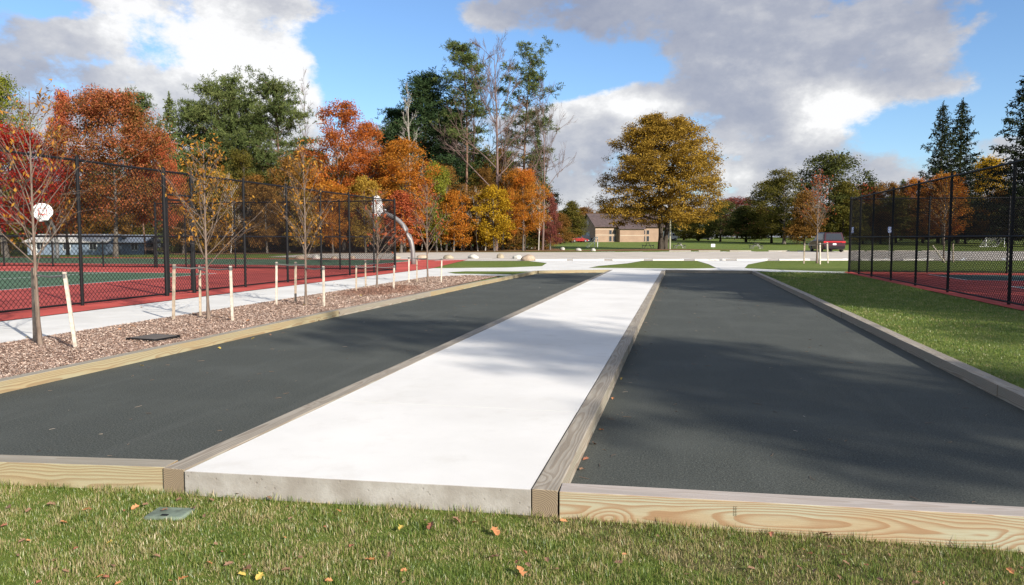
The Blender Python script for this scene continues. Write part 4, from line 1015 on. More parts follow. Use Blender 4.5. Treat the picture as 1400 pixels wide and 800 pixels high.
for i, px in enumerate([930, 967, 1006, 1055, 1092, 1150, 1180, 1215, 1250]):
    p = at(px, 89); place_stop(p[0], L1 + LK * p[0] - .3, 'low wheel stop in the far row at the far side of the parking lot', 'wheel stops in the far row', M['stop_old'], 1.15)
def boulder(px, py, wpx, hpx, label, mat, seed, group='boulders edging the parking lot'):
    p = gp(px, py); D = float(np.dot(p, _f)); w = wpx * D / FPX; h = hpx * D / FPX; rg = random.Random(seed)
    bm = bmesh.new(); bmesh.ops.create_icosphere(bm, subdivisions=3, radius=.5)
    from mathutils import noise
    for v in bm.verts:
        n = noise.noise(v.co * 2.2 + Vector((seed * 3.1, 0, 0))) * .16 + noise.noise(v.co * 5 + Vector((0, seed, 0))) * .06
        v.co = v.co * (1 + n); v.co.z = max(v.co.z, -.22)
        v.co = Vector((v.co.x * w, v.co.y * w * rg.uniform(.8, .82), (v.co.z + .2) * h * 1.1))
    me = bpy.data.meshes.new('boulder'); bm.to_mesh(me); bm.free(); me.materials.append(mat)
    o = link('boulder', me); o.location = (p[0], p[1], gz(p[0], p[1])); o.rotation_euler = (0, 0, rg.uniform(-.4, .4))
    return tag(o, label, 'boulder', group)
M['rock'] = simple('tan_rock', (0.30, 0.25, 0.18), .9, 0, .3, 3, .6, 14); M['rock_pale'] = simple('pale_rock', (0.40, 0.385, 0.34), .9, 0, .3, 4, .6, 14); M['rock_pink'] = simple('pinkish_rock', (0.34, 0.26, 0.19), .9, 0, .25, 3, .6, 14)
for a in [(577, 354, 15, 8, 'tan boulder right of the gooseneck goal', 'rock_pink'), (613, 354, 14, 8, 'rounded tan boulder, second right of the gooseneck goal', 'rock'), (647, 353.5, 16, 8, 'low pale grey boulder between two tan ones', 'rock_pale'),
          (684, 353, 10, 9, 'upright tan boulder beside the lot', 'rock'), (707, 354, 13, 8, 'pale boulder partly behind the biggest one', 'rock_pale'), (722, 356.5, 20, 11, 'biggest tan boulder at the corner of the path', 'rock_pink'),
          (410, 354, 13, 7, 'dark boulder seen through the left fence behind the third sapling', 'rock'), (432, 354, 12, 8, 'pale boulder seen through the left fence right of the third sapling', 'rock_pale'), (457, 354, 9, 6, 'small dull boulder seen through the left fence', 'rock'), (482, 354, 9, 6, 'small tan boulder seen left of the fourth sapling', 'rock_pink'), (542, 354, 12, 6, 'dull boulder seen through the corner of the left fence', 'rock'),
          (769, 342, 7, 5.5, 'white boulder, leftmost of three at the far side of the lot', 'rock_pale'), (791, 343, 8, 5, 'low white boulder, middle of three at the far side of the lot', 'rock_pale'), (811, 343.5, 7, 5.5, 'white boulder by the small soccer goal', 'rock_pale')]:
    boulder(*a[:5], M[a[5]], int(a[0]))

# ------------------------------------------------------------------ buildings
def church():
    p = at(814, 162); z = gz(p[0], p[1]) - .15
    root = empty('brick_building', (p[0], p[1], z), YAW + R(15), 'tan brick building with a dark gabled roof beyond the lawn behind the golden maple', 'building')
    brick = concrete('tan_brick', (0.27, 0.185, 0.13), (0.33, 0.23, 0.16), .3, .3, (0.22, 0.15, 0.10)); band = simple('pale_stone_band', (0.40, 0.33, 0.25), .9); roofm = simple('brown_shingles', (0.075, 0.052, 0.05), .9, 0, .25, 2, .5, 20)
    door = simple('blue_grey_door', (0.30, 0.33, 0.38), .6)
    W1, Dp, E1, RG = 15.5, 9.0, 3.55, 6.0
    mb = MB(); mb.extrude([(0, 0), (Dp, 0), (Dp, E1), (Dp / 2, RG), (0, E1)], 0, 0, W1); mb.build('wall', brick, root)
    for zz in (1.55, 2.75):
        mb = MB(); mb.box(-.02, 4.7, -.03, 0, zz, zz + .16); mb.build('stone_band', band, root)
        mb = MB(); mb.box(4.95, 10.4, -1.53, -1.497, zz - .1, zz + .06); mb.build('stone_band', band, root)
    mb = MB()
    for s_ in (0, 1):
        a, b_ = ((-.5, E1 - .25), (Dp / 2, RG + .1)) if s_ == 0 else ((Dp + .5, E1 - .25), (Dp / 2, RG + .1))
        poly = [a, b_, (b_[0], b_[1] + .18), (a[0], a[1] + .18)]
        mb.extrude(poly, 0, -.4, W1 + .4)
    mb.build('roof', roofm, root)
    mb = MB(); mb.box(4.9, 10.45, -1.5, -.002, 0, 2.95); mb.build('front_wing', brick, root)
    mb = MB(); mb.extrude([(-1.9, 2.85), (1.2, 4.35), (1.2, 4.5), (-1.9, 3.0)], 0, 4.6, 10.75); mb.build('wing_roof', roofm, root)
    for x in (3.05, 3.95, 10.75, 11.65):
        for z0, z1 in ((.25, 1.45), (1.75, 2.7)):
            f = MB(); f.box(x, x + .65, -.06, -.004, z0, z1); w = f.build('window', band, root)
            f = MB(); f.box(x + .05, x + .6, -.075, -.062, z0 + .05, z1 - .05); f.build('pane', M['glass'], w)
    n = 16; mb = MB(); mb.extrude([(Dp / 2 + .75 * math.cos(2 * math.pi * k / n), 4.1 + .75 * math.sin(2 * math.pi * k / n)) for k in range(n)], 0, -.06, -.004); mb.build('round_window', M['glass'], root)
    mb = MB(); mb.box(-.06, -.004, 3.4, 5.6, .05, 2.35); mb.build('door', door, root)
church()
def house(px, D, pyb, w, h, d, label, wallm, roofm, rz=0.0):
    p = at(px, D, pyb); root = empty('house', (p[0], p[1], p[2] - .6), YAW + rz, label, 'house')
    mb = MB(); mb.extrude([(0, 0), (d, 0), (d, h + .6), (d / 2, h + 1.5), (0, h + .6)], 0, -w / 2, w / 2); mb.build('wall', wallm, root)
    mb = MB()
    mb.extrude([(-.5, h + .38), (d / 2, h + 1.5), (d / 2, h + 1.66), (-.5, h + .54)], 0, -w / 2 - .4, w / 2 + .4); mb.extrude([(d + .5, h + .38), (d / 2, h + 1.5), (d / 2, h + 1.66), (d + .5, h + .54)], 0, -w / 2 - .4, w / 2 + .4); mb.build('roof', roofm, root)
    k = max(2, int(w / 3.2))
    for i in range(k):
        x = -w / 2 + (i + .5) * w / k
        f = MB(); f.box(x - .55, x + .55, -.07, -.004, 1.5, 2.7); wn = f.build('window', M['white_paint'], root)
        f = MB(); f.box(x - .47, x - .03, -.085, -.072, 1.58, 2.62); f.box(x + .03, x + .47, -.085, -.072, 1.58, 2.62); f.build('pane', M['glass'], wn)
    f = MB(); f.box(-w / 2 + .5, -w / 2 + 1.45, -.06, -.004, .55, 2.65); f.build('door', M['white_paint'], root)
blue = simple('pale_blue_siding', (0.20, 0.26, 0.34), .7, 0, .08); wht = simple('white_siding', (0.68, 0.68, 0.66), .7, 0, .06); groof = simple('pale_metal_roof', (0.42, 0.40, 0.37), .7); droof = simple('dark_shingles', (0.10, 0.09, 0.085), .9)
house(92, 112, 350.5, 11.5, 2.2, 7, 'long low pale blue house behind the left fence and red maples', blue, groof)
house(172, 116, 350.5, 5.5, 2.2, 6, 'small pale blue house behind the gate in the left fence', blue, wht)
house(238, 118, 349, 6, 2.2, 6, 'white house glimpsed through the trees right of the gate', wht, droof)
house(360, 125, 347, 6, 2.3, 6, 'white house glimpsed between trunks behind the third sapling', wht, droof)

# ------------------------------------------------------------------ vehicles
def wheel(parent, x, y, r=.34, w=.22):
    mb = MB(); mb.tube([(x, y - w / 2, r), (x, y - w * .4, r), (x, y + w * .4, r), (x, y + w / 2, r)], [r * .9, r, r, r * .9], 16); o = mb.build('wheel', M['tyre'], parent)
    s_ = 1 if y > 0 else -1
    mb = MB(); mb.tube([(x, y + s_ * w * .5, r), (x, y + s_ * (w * .5 + .012), r)], r * .6, 12); mb.build('rim', M['steel'], o)
def vehicle(px, D, yaw, Lc, W, H, paint, label, kind='suv', name='parked_car'):
    """front is +x, rear is -x"""
    p = at(px, D); root = empty(name, (p[0], p[1], gz(p[0], p[1]) + .014), yaw, label, 'car' if kind in ('suv', 'car') else kind)
    h = Lc / 2; zb = H * .60; r = .35 if kind != 'car' else .31
    belt = zb
    body = [(-h, .38), (-h - .03, .62), (-h + .02, belt - .08), (-h + .10, belt), (h * .42, belt), (h * .50, belt - .02), (h * .93, belt - .22), (h, belt - .40), (h, .36), (h * .8, .26), (-h * .85, .26)]
    mb = MB(); mb.extrude([(a, b) for a, b in body], 1, -W / 2, W / 2); mb.build('body', paint, root, bevel=.07, seg=3)
    if kind == 'van': cab = [(-h + .03, belt - .04), (-h + .10, H), (h * .35, H), (h * .62, belt - .04)]
    elif kind == 'suv': cab = [(-h + .08, belt - .04), (-h + .42, H), (h * .10, H), (h * .46, belt - .04)]
    else: cab = [(-h * .78, belt - .04), (-h * .42, H), (h * .08, H), (h * .46, belt - .04)]
    def ring(ins, z0, z1, g=0.0):
        out = []
        for y_, k in ((-1, 0), (1, 0)):
            for (x, z) in cab:
                t = (z - belt) / (H - belt); out.append((x, y_ * (W / 2 - .06 - ins * max(0, t)), z))
        return out
    v = ring(.16, 0, 0); n = 4
    mb = MB(); mb.add(v, [(0, 1, 2, 3), (7, 6, 5, 4)] + [(i, i + 4, (i + 1) % 4 + 4, (i + 1) % 4) for i in range(4)]); mb.build('cabin', paint if kind != 'van' else M['white_metal'], root, bevel=.06, seg=3)
    def lerp(a, b, t): return tuple(a[k] + (b[k] - a[k]) * t for k in range(3))
    # rear glass on the rear face (corners 0,1 left and 4,5 right)
    def panel(name, A, B_, C_, D_, ins, out, mat):
        cx = [lerp(lerp(A, B_, u), lerp(D_, C_, u), w) for (u, w) in ((ins, ins * 1.2), (1 - ins, ins * 1.2), (1 - ins, 1 - ins * 1.2), (ins, 1 - ins * 1.2))]
        mb = MB(); v2 = [np.array(c) + np.array(out) for c in cx]; v1 = [np.array(c) - np.array(out) * .5 for c in cx]
        mb.add(v1 + v2, [(0, 1, 2, 3), (7, 6, 5, 4)] + [(i, (i + 1) % 4, (i + 1) % 4 + 4, i + 4) for i in range(4)]); return mb.build(name, mat, root)
    panel('rear_window', v[0], v[4], v[5], v[1], .09, (-.012, 0, .004), M['glass'])
    panel('windscreen', v[3], v[7], v[6], v[2], .07, (.012, 0, .006), M['glass'])
    panel('side_window', v[0], v[3], v[2], v[1], .12, (0, -.012, .003), M['glass']); panel('side_window', v[4], v[7], v[6], v[5], .12, (0, .012, .003), M['glass'])
    for s_ in (-1, 1):
        mb = MB(); mb.box(-h - .045, -h + .06, s_ * W / 2 - (.36 if s_ > 0 else .01), s_ * W / 2 + (.01 if s_ > 0 else .36), belt - .26, belt - .08); mb.build('tail_light', M['tail'], root, bevel=.02)
        mb = MB(); mb.box(h - .12, h + .02, s_ * W / 2 - (.34 if s_ > 0 else .02), s_ * W / 2 + (.02 if s_ > 0 else .34), belt - .5, belt - .36); mb.build('headlight', M['white_metal'], root, bevel=.02)
        for x in (-h * .62, h * .62): wheel(root, x, s_ * (W / 2 - .09), r)
    mb = MB(); mb.box(-h - .09, -h + .05, -W / 2 + .05, W / 2 - .05, .34, .58); mb.build('bumper', M['black'], root, bevel=.03)
    mb = MB(); mb.box(-h - .05, -h - .02, -.17, .17, .72, .88); mb.build('licence_plate', M['white_metal'], root)
    return root
M['tail'] = simple('tail_light_red', (0.45, 0.02, 0.025), .25); M['maroon'] = simple('dark_maroon_paint', (0.045, 0.012, 0.018), .25, .2, .08); M['redcar'] = simple('red_car_paint', (0.30, 0.02, 0.025), .3, .1, .08); M['darkcar'] = simple('dark_car_paint', (0.03, 0.035, 0.045), .3, .2)
M['whitecar'] = simple('white_car_paint', (0.68, 0.68, 0.68), .35, 0, .05); M['vanp'] = simple('dark_van_paint', (0.12, 0.11, 0.12), .4)
sv = vehicle(1130, 80.5, R(90) + math.atan(LK) - R(6), 5.0, 2.15, 1.98, M['maroon'], 'dark maroon sport utility vehicle seen from behind at the far side of the parking lot')
mb = MB(); mb.box(-2.56, -2.51, -.75, .75, .98, 1.10); mb.build('light_bar', M['tail'], sv)
vehicle(765.5, 150, R(95), 5.2, 1.95, 1.95, M['vanp'], 'dark van with a white roof parked left of the brick building', 'van', 'parked_van')
vehicle(790, 158, R(40), 4.3, 1.75, 1.35, M['redcar'], 'red car parked left of the brick building', 'car')
vehicle(800, 163, R(60), 4.3, 1.75, 1.4, M['darkcar'], 'dark car parked between the red car and the brick building', 'car')
vehicle(962, 190, R(15), 4.4, 1.75, 1.5, M['darkcar'], 'dark car parked far right of the golden maple under the trees', 'car')
# white box truck
p = at(915, 180); tk = empty('box_truck', (p[0], p[1], gz(p[0], p[1])), YAW + R(8), 'white box truck parked beyond the golden maple trunk', 'truck')
mb = MB(); mb.box(-1.5, .3, -.9, .9, .5, 2.2); mb.build('cargo_box', M['whitecar'], tk, bevel=.04)
mb = MB(); mb.extrude([(.35, .4), (1.7, .4), (1.7, 1.0), (1.2, 1.15), (.9, 1.75), (.35, 1.75)], 1, -.85, .85); mb.build('cab', M['whitecar'], tk, bevel=.05)
mb = MB(); mb.extrude([(.5, 1.2), (1.08, 1.2), (.85, 1.65), (.5, 1.65)], 1, -.87, -.852); mb.build('side_window', M['glass'], tk)
for x in (-1.0, 1.15):
    for s_ in (-1, 1): wheel(tk, x, s_ * .78, .33)

# ------------------------------------------------------------------ park furniture
def picnic(px, D, label, yaw):
    p = at(px, D); root = empty('picnic_table', (p[0], p[1], gz(p[0], p[1])), yaw, label, 'picnic table', 'picnic tables on the far lawn')
    wd = M['darkwood']
    mb = MB()
    for k in range(4): mb.box(-.9, .9, -.36 + k * .185, -.36 + k * .185 + .165, .72, .76)
    mb.build('tabletop', wd, root)
    for s_ in (-1, 1):
        mb = MB(); mb.box(-.9, .9, s_ * .75 - .13, s_ * .75 + .13, .42, .46); mb.build('bench', wd, root)
    for x in (-.6, .6):
        mb = MB(); mb.tube([(x, -.5, 0), (x, -.12, .72)], .04, 6); mb.tube([(x, .5, 0), (x, .12, .72)], .04, 6); mb.box(x - .03, x + .03, -.8, .8, .36, .42); mb.tube([(x, -.75, 0), (x, -.75, .42)], .03, 6); mb.tube([(x, .75, 0), (x, .75, .42)], .03, 6); mb.build('leg_frame', M['steel'], root)
M['darkwood'] = simple('dark_table_wood', (0.08, 0.07, 0.065), .8)
picnic(886, 108, 'picnic table left of the golden maple trunk', YAW + R(80)); picnic(929, 108, 'picnic table right of the golden maple trunk', YAW + R(82)); picnic(1034, 102, 'picnic table on the far lawn below the loose olive tree', YAW + R(80))
def soccer(px, D, W, H, yaw, label):
    p = at(px, D); root = empty('soccer_goal', (p[0], p[1], gz(p[0], p[1])), yaw, label, 'soccer goal', 'small white soccer goals')
    for x in (-W / 2, W / 2): bar('goal_post', root, (x, 0, 0), (x, 0, H), .06, M['white_metal'])
    bar('crossbar', root, (-W / 2 - .06, 0, H), (W / 2 + .06, 0, H), .06, M['white_metal'])
    for x in (-W / 2, W / 2): bar('back_stay', root, (x, 0, H), (x, H * .9, .02), .03, M['white_metal'])
    bar('ground_bar', root, (-W / 2, H * .9, .03), (W / 2, H * .9, .03), .03, M['white_metal'])
    A = Acc(); r = .004
    for k in range(int(W / .16) + 1):
        x = -W / 2 + k * .16; A.quads([[(x - r, 0, H), (x + r, 0, H), (x + r, H * .9, .03), (x - r, H * .9, .03)]])
    for k in range(1, 12):
        t = k / 12; A.quads([[(-W / 2, H * .9 * t, H * (1 - t) - r), (-W / 2, H * .9 * t, H * (1 - t) + r), (W / 2, H * .9 * t, H * (1 - t) + r), (W / 2, H * .9 * t, H * (1 - t) - r)]])
    tag(link('net', A.mesh('net', M['white_metal']), root), kind='stuff')
soccer(740, 104, 3.0, 1.75, YAW + R(66), 'white soccer goal at the right end of the woods')
soccer(815, 116, 2.6, 1.5, YAW + R(74), 'white soccer goal in front of the brick building')
soccer(1361, 118, 3.2, 1.5, YAW + R(10), 'white soccer goal seen through the right fence')
# pole, signs
p = at(916, 97); pole = empty('utility_pole', (p[0], p[1], gz(p[0], p[1])), YAW, 'tall pale pole standing before the golden maple', 'utility pole')
mb = MB(); mb.tube([(0, 0, -.2), (0, 0, 9.2)], [.12, .085], 10); mb.build('shaft', simple('weathered_pole', (0.30, 0.30, 0.22), .8), pole)
mb = MB(); mb.box(-.09, .09, -.17, -.10, 6.3, 7.7); mb.build('equipment_box', M['steel'], pole)
def sign(px, D, z, w, h, label, panel, sym=False):
    p = at(px, D); root = empty('sign', (p[0], p[1], gz(p[0], p[1])), YAW, label, 'sign')
    bar('post', root, (0, 0, -.1), (0, 0, z + h * .5), .03, M['steel'])
    mb = MB(); mb.box(-w / 2, w / 2, -.05, -.033, z - h / 2, z + h / 2); pn = mb.build('panel', panel, root, bevel=.01)
    if sym:     # wheelchair mark
        s = MB(); c = w * .1; n = 14; y = -.056
        s.tube([(c * -.2 + w * .2 * math.cos(R(100) + R(230) * k / n), y, z - h * .12 + w * .2 * math.sin(R(100) + R(230) * k / n)) for k in range(n + 1)], w * .035, 5)
        s.tube([(-w * .06, y, z + h * .22), (-w * .04, y, z - h * .02), (w * .16, y, z - h * .04), (w * .24, y, z - h * .24)], w * .035, 5)
        s.tube([(-w * .06, y - .005, z + h * .3), (-w * .06, y + .005, z + h * .3)], w * .06, 10); s.build('wheelchair_symbol', M['white_paint'], pn)
bl = simple('blue_sign', (0.16, 0.22, 0.42), .5)
sign(1163.5, 58, 2.05, .32, .46, 'blue parking sign behind the far corner of the right fence', bl, True); sign(1216, 61, 2.1, .32, .46, 'blue parking sign seen through the second bay of the right fence', bl, True)
sign(975, 104, .42, .55, .42, 'small white sign low on the far lawn right of the golden maple', M['white_metal'])

# ------------------------------------------------------------------ ground details
sheet('soil', [(-5.2, 2.2), (-3.2, 2.2), (-.7, 2.2), (2.9, 2.2), (2.9, 4.41), (-.65, 4.30), (-3.1, 4.2), (-3.2, 4.2), (-5.2, 4.0)], 0.0006, M['soil'], follow=True)
def lid():
    p = gp(232, 703, -.03); root = empty('valve_box', (p[0], p[1], -.046), R(8), 'pale green irrigation valve lid sunk in the front lawn', 'valve box')
    g_ = simple('faded_green_plastic', (0.13, 0.165, 0.125), .9, 0, .35, 14)
    mb = MB(); mb.box(-.115, .115, -.085, .085, 0, .030); mb.build('lid', g_, root, bevel=.02, seg=3)
    mb = MB(); mb.box(-.02, .02, -.065, -.045, .0305, .034); mb.build('grip_slot', M['black'], root)
lid()
p = gp(210, 464, .11); dg = empty('drain_grate', (p[0], p[1], .112), R(-8), 'square black drain cover lying in the mulch bed', 'drain cover')
mb = MB(); mb.box(-.25, .25, -.25, .25, 0, .03); mb.box(-.25, .25, .235, .25, .03, .04); mb.box(-.25, .25, -.25, -.235, .03, .04); mb.build('frame', M['black'], dg)
for k in range(9): mb = MB(); mb.box(-.22 + k * .05, -.195 + k * .05, -.23, .23, .031, .042); mb.build('bar', M['darkwood'], dg)

# mulch chips
def chips():
    rg = np.random.default_rng(3); n = 130000
    u = rg.random(n) ** 1.5; y = 5.5 + u * 23.0; x = rg.uniform(-9.24, -6.84, n)
    k = ~((y > 27.2) & (x < -8.2 - (28.6 - y) * .7)); x, y = x[k], y[k]
    n = len(x); hill = .018 * (np.sin(x * 5 + y * 2.1) * np.sin(y * 3.3 - x) + 1) + .10 * np.exp(-(((x + 8.0) / .55) ** 2 + ((y - 19.8) / 1.6) ** 2))
    z = .108 + hill * rg.uniform(.3, 1.0, n) * np.clip((x + 9.24) / .3, .1, 1) * np.clip((-6.84 - x) / .3, .1, 1)
    P = np.stack([x, y, z], 1); q = leaf_quads(P, rg, 1.0, 1.6, .32)
    s = (rg.uniform(.012, .046, n) * (.75 + y / 28))[:, None, None]; q = P[:, None] + (q - P[:, None]) * s
    A = Acc(); A.quads(q)
    m, t, p_ = newmat('wood_chips'); rnd = t.node('ShaderNodeNewGeometry').outputs['Random Per Island']; co = t.node('ShaderNodeTexCoord').outputs['Object']
    c = t.ramp(rnd, [(0, (0.20, 0.12, 0.085)), (.25, (0.36, 0.24, 0.18)), (.7, (0.50, 0.37, 0.295)), (1, (0.64, 0.53, 0.44))])
    d = t.vmath('SUBTRACT', co, (-8.0, 19.8, .1)); d = t.vmath('MULTIPLY', d, (1.0, .42, 0.0)); near = t.sstep(t.vmath('LENGTH', d), 1.1, .6, 0, .6)
    c = t.mix(near, c, (0.23, 0.085, 0.04)); t.put(p_.inputs['Base Color'], c); p_.inputs['Roughness'].default_value = .9
    tag(link('wood_chips', A.mesh('wood_chips', m)), kind='stuff')
chips()
# grass
def blades(name, X, Y, Z, h, w, seed, lean=.5, mat='blade'):
    rg = np.random.default_rng(seed); n = len(X); P = np.stack([X, Y, Z], 1)
    h = h * rg.uniform(.5, 1.25, n); az = rg.uniform(0, 6.283, n); l = np.abs(rg.normal(0, lean, n)); d = np.stack([np.cos(az) * np.sin(l), np.sin(az) * np.sin(l), np.cos(l)], 1)
    d2 = d.copy(); d2[:, 2] -= .35 * l; d2[:, :2] *= 1.3; s = np.stack([-np.sin(az + rg.normal(0, .8, n)), np.cos(az + rg.normal(0, .8, n)), np.zeros(n)], 1)
    w = (w * rg.uniform(.6, 1.2, n))[:, None]; h = h[:, None]
    m = P + d * h * .55; t = m + d2 * h * .45
    V = np.stack([P - s * w * .5, P + s * w * .5, m + s * w * .42, m - s * w * .42, t], 1).reshape(-1, 3)
    b = np.arange(n)[:, None] * 5
    tri = np.concatenate([b + [0, 1, 2], b + [0, 2, 3], b + [3, 2, 4]], 0)
    o = link(name, np_mesh(name, V, 3, tri, M[mat])); return tag(o, kind='stuff')
def edge_y(x):
    return np.where(x < -3.17, 3.82 + (x + 6.9) * .1195 - .09, np.where(x < -.82, 4.15 + .054 * (x + 3.0) - .01, np.where(x < -.67, 4.255, 4.335 + (x + .665) * .0523 - .09)))
rg = np.random.default_rng(9)
n = 330000
x = rg.uniform(-4.9, 2.6, n); yy = 2.55 + rg.random(n) * 2.0; ey = edge_y(x); k = yy < ey; x, yy, ey = x[k], yy[k], ey[k]
def wob(x, y, f, s): return np.sin(x * f + s + 1.7 * np.sin(y * f * .7 + s)) * np.sin(y * f * 1.3 - s + 1.3 * np.sin(x * f * .6))
soil = ((x + 4.02) / .22) ** 2 + ((yy - 3.62 - (x + 4.02) * .5) / .10) ** 2
lidp = gp(232, 703, -.03); dl = np.maximum(np.abs(x - lidp[0]) / .10, np.abs(yy - lidp[1]) / .07)
thin = wob(x, yy, 3.1, 1.0) + .7 * wob(x, yy, 8.3, 2.2) + .5 * wob(x, yy, 19, .4)
edge = np.exp(-((ey - yy) / .16) ** 2) * (x > -2.9) * (x < -.6)
k = (soil > 1 + rg.normal(0, .3, len(x))) & (dl > .86) & (rg.random(len(x)) > np.clip(.6 * (thin - .55), 0, .8) + .55 * edge * (wob(x, yy, 6, 3) > -.3)); x, yy, ey, thin = x[k], yy[k], ey[k], thin[k]
cl = wob(x, yy, 11, .8) + .8 * wob(x, yy, 27, 2.0)
hh = .030 + .013 * cl + .005 * wob(x, yy, 4, 1) + .016 * (ey - yy < .05); hh = np.clip(hh, .012, .075)
blades('lawn_grass', x, yy, np.array([front(q) for q in x]) - .002, hh, .0027, 5, .62)
n = 120000
yv = 6.5 + 28 * rg.random(n) ** 1.7; xv = rg.uniform(3.24, 6.72, n); zz = np.array([gz(a, b) for a, b in zip(xv, yv)])
blades('lawn_grass', xv, yv, zz - .004, .020 + yv * .0009, .0035 + yv * .00038, 6, .6, 'blade_green')
# fallen leaves on the front lawn
def leaf_mesh(seed):
    r_ = random.Random(seed); P = [(-.5, 0), (-.38, .2), (-.1, .30), (.05, .16), (.2, .34), (.32, .12), (.52, 0), (.3, -.14), (.22, -.33), (.02, -.17), (-.12, -.30), (-.36, -.2)]
    bm = bmesh.new(); c = bm.verts.new((0, 0, .05)); vs = [bm.verts.new((x * r_.uniform(.9, 1.1), y * r_.uniform(.85, 1.15), .05 + abs(y) * r_.uniform(.2, .75) - .1 * abs(x) * r_.uniform(-1, 1))) for x, y in P]
    for i in range(len(vs)): bm.faces.new((c, vs[i], vs[(i + 1) % len(vs)]))
    me = bpy.data.meshes.new('fallen_leaf'); bm.to_mesh(me); bm.free(); return me
LM = [leaf_mesh(i) for i in range(5)]
FL = {'orange': simple('orange_dead_leaf', (0.42, 0.18, 0.07), .7, 0, .25, 60), 'brown': simple('brown_dead_leaf', (0.19, 0.105, 0.06), .7, 0, .3, 60), 'red': simple('reddish_dead_leaf', (0.27, 0.10, 0.055), .7, 0, .3, 60), 'yellow': simple('yellow_dead_leaf', (0.40, 0.29, 0.06), .7, 0, .2, 60)}
for me in LM: me.materials.append(FL['orange'])
def dead_leaf(px, py, size, c, label, group, z=None):
    p = gp(px, py, -.015 if z is None else z)
    if z is None: z = front(p[0]) + .026; p = gp(px, py, z)
    o = link('fallen_leaf', random.choice(LM)); o.location = (p[0], p[1], z); o.scale = (size,) * 3; o.rotation_euler = (random.uniform(-.5, .5), random.uniform(-.5, .5), random.uniform(0, 6.28))
    o.material_slots[0].link = 'OBJECT'; o.material_slots[0].material = FL[c]; return tag(o, label, 'leaf', group)
GL = 'fallen leaves on the front lawn'
spots = [(13, 694, .055, 'brown'), (118, 697, .05, 'orange'), (185, 694, .05, 'orange'), (200, 690, .045, 'brown'), (268, 666, .07, 'red'), (245, 683, .04, 'brown'), (289, 684, .04, 'brown'), (265, 695, .04, 'brown'), (368, 681, .04, 'brown'), (324, 676, .035, 'brown'), (225, 698, .05, 'brown'),
         (463, 699, .04, 'orange'), (500, 714, .045, 'orange'), (548, 722, .05, 'yellow'), (590, 719, .07, 'red'), (624, 712, .06, 'brown'), (649, 715, .05, 'orange'), (677, 727, .07, 'orange'), (482, 747, .055, 'red'), (506, 766, .055, 'orange'), (533, 758, .04, 'brown'), (711, 782, .07, 'orange'), (722, 773, .04, 'brown'), (675, 762, .06, 'brown'),
         (771, 713, .045, 'orange'), (748, 766, .04, 'brown'), (250, 792, .055, 'orange'), (341, 776, .04, 'brown'), (330, 786, .045, 'yellow'), (392, 780, .05, 'brown'), (1125, 730, .06, 'brown'), (1133, 733, .05, 'brown'), (1147, 790, .04, 'brown'), (1055, 731, .045, 'red'), (845, 770, .05, 'brown'), (902, 766, .04, 'brown'), (70, 690, .05, 'brown'), (30, 740, .04, 'brown'), (150, 742, .04, 'yellow'), (355, 788, .05, 'yellow')]
for (px, py, s, c) in spots: dead_leaf(px, py, s, c, {'orange': 'curled orange fallen leaf lying in the front lawn', 'brown': 'dull brown fallen leaf lying in the front lawn', 'red': 'reddish fallen leaf lying in the front lawn', 'yellow': 'yellow fallen leaf lying in the front lawn'}[c], GL)
rl = random.Random(4)
for k in range(80):
    c = rl.choice(['brown', 'brown', 'red', 'brown', 'orange']); dead_leaf(rl.uniform(-20, 1400), rl.uniform(745, 800) if k % 2 else 690 + 100 * rl.random(), rl.uniform(.016, .045), c, {'orange': 'curled orange fallen leaf lying in the front lawn', 'brown': 'dull brown fallen leaf lying in the front lawn', 'red': 'reddish fallen leaf lying in the front lawn'}[c], GL)
GT = 'fallen leaves on the turf courts'
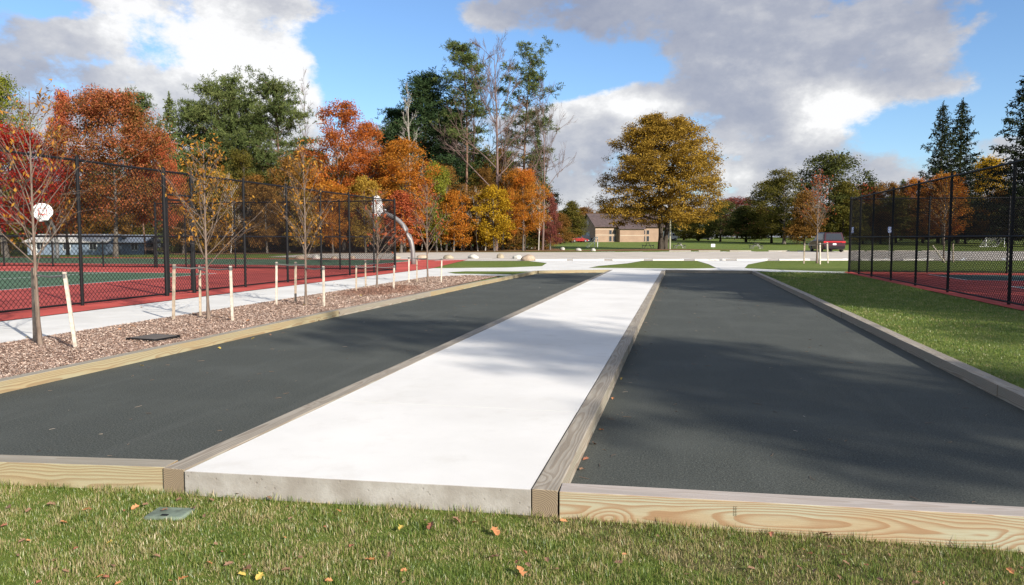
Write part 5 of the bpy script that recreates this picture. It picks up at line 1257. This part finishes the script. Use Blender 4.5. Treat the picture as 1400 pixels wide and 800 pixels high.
for (px, py, s, c) in [(801, 628, .05, 'red'), (796, 642, .05, 'brown'), (812, 607, .06, 'brown'), (822, 588, .05, 'orange'), (300, 476, .06, 'yellow'), (346, 463, .07, 'yellow'), (370, 458, .06, 'brown'), (194, 500, .05, 'yellow'), (838, 545, .05, 'orange'), (850, 518, .05, 'yellow')]:
    dead_leaf(px, py, s, c, c + ' fallen leaf lying on the dark turf beside the timber edge', GT, .006)
GM = 'fallen leaves on the mulch and sidewalk'
for k in range(34):
    c = rl.choice(['orange', 'brown', 'yellow', 'red']); yv = 8 + 16 * rl.random(); xv = rl.uniform(-9.1, -6.95) if k % 3 else rl.uniform(-11.4, -9.3)
    o = link('fallen_leaf', rl.choice(LM)); o.location = (xv, yv, .135 if k % 3 else .108); o.scale = (rl.uniform(.05, .09),) * 3; o.rotation_euler = (rl.uniform(-.4, .4), rl.uniform(-.4, .4), rl.uniform(0, 6.28)); o.material_slots[0].link = 'OBJECT'; o.material_slots[0].material = FL[c]
    tag(o, c + (' fallen leaf lying on the wood chips' if k % 3 else ' fallen leaf lying on the left sidewalk'), 'leaf', GM)
# twigs and needles on the courts
def needles():
    rg = np.random.default_rng(21); mb = Acc(); n = 230
    side = rg.random(n) < .65
    x = np.where(side, rg.uniform(-.6, 3.0, n), rg.uniform(-6.4, -3.2, n)); y = 4.6 + 22 * rg.random(n) ** 1.8
    pile = rg.random(n) < .33; x = np.where(pile & side, -.62 + np.abs(rg.normal(0, .12, n)), x)
    for a, b in zip(x, y):
        th = rg.uniform(0, 6.28); l = rg.uniform(.02, .09); d = np.array([math.cos(th), math.sin(th), 0]); m = np.array([a, b, .006]); nrm = np.array([-d[1], d[0], 0]) * l * rg.uniform(-.2, .2)
        mb.tube(np.stack([m - d * l * .5, m + nrm, m + d * l * .5]), np.array([.0016, .0016, .001]) * (1 + b * .05), 3)
    m_, t, p_ = newmat('dry_needles'); t.put(p_.inputs['Base Color'], t.ramp(t.node('ShaderNodeNewGeometry').outputs['Random Per Island'], [(0, (.10, .06, .04)), (.7, (.22, .15, .10)), (1, (.40, .35, .29))]))
    tag(link('needle_litter', mb.mesh('needle_litter', m_)), kind='stuff')
needles()
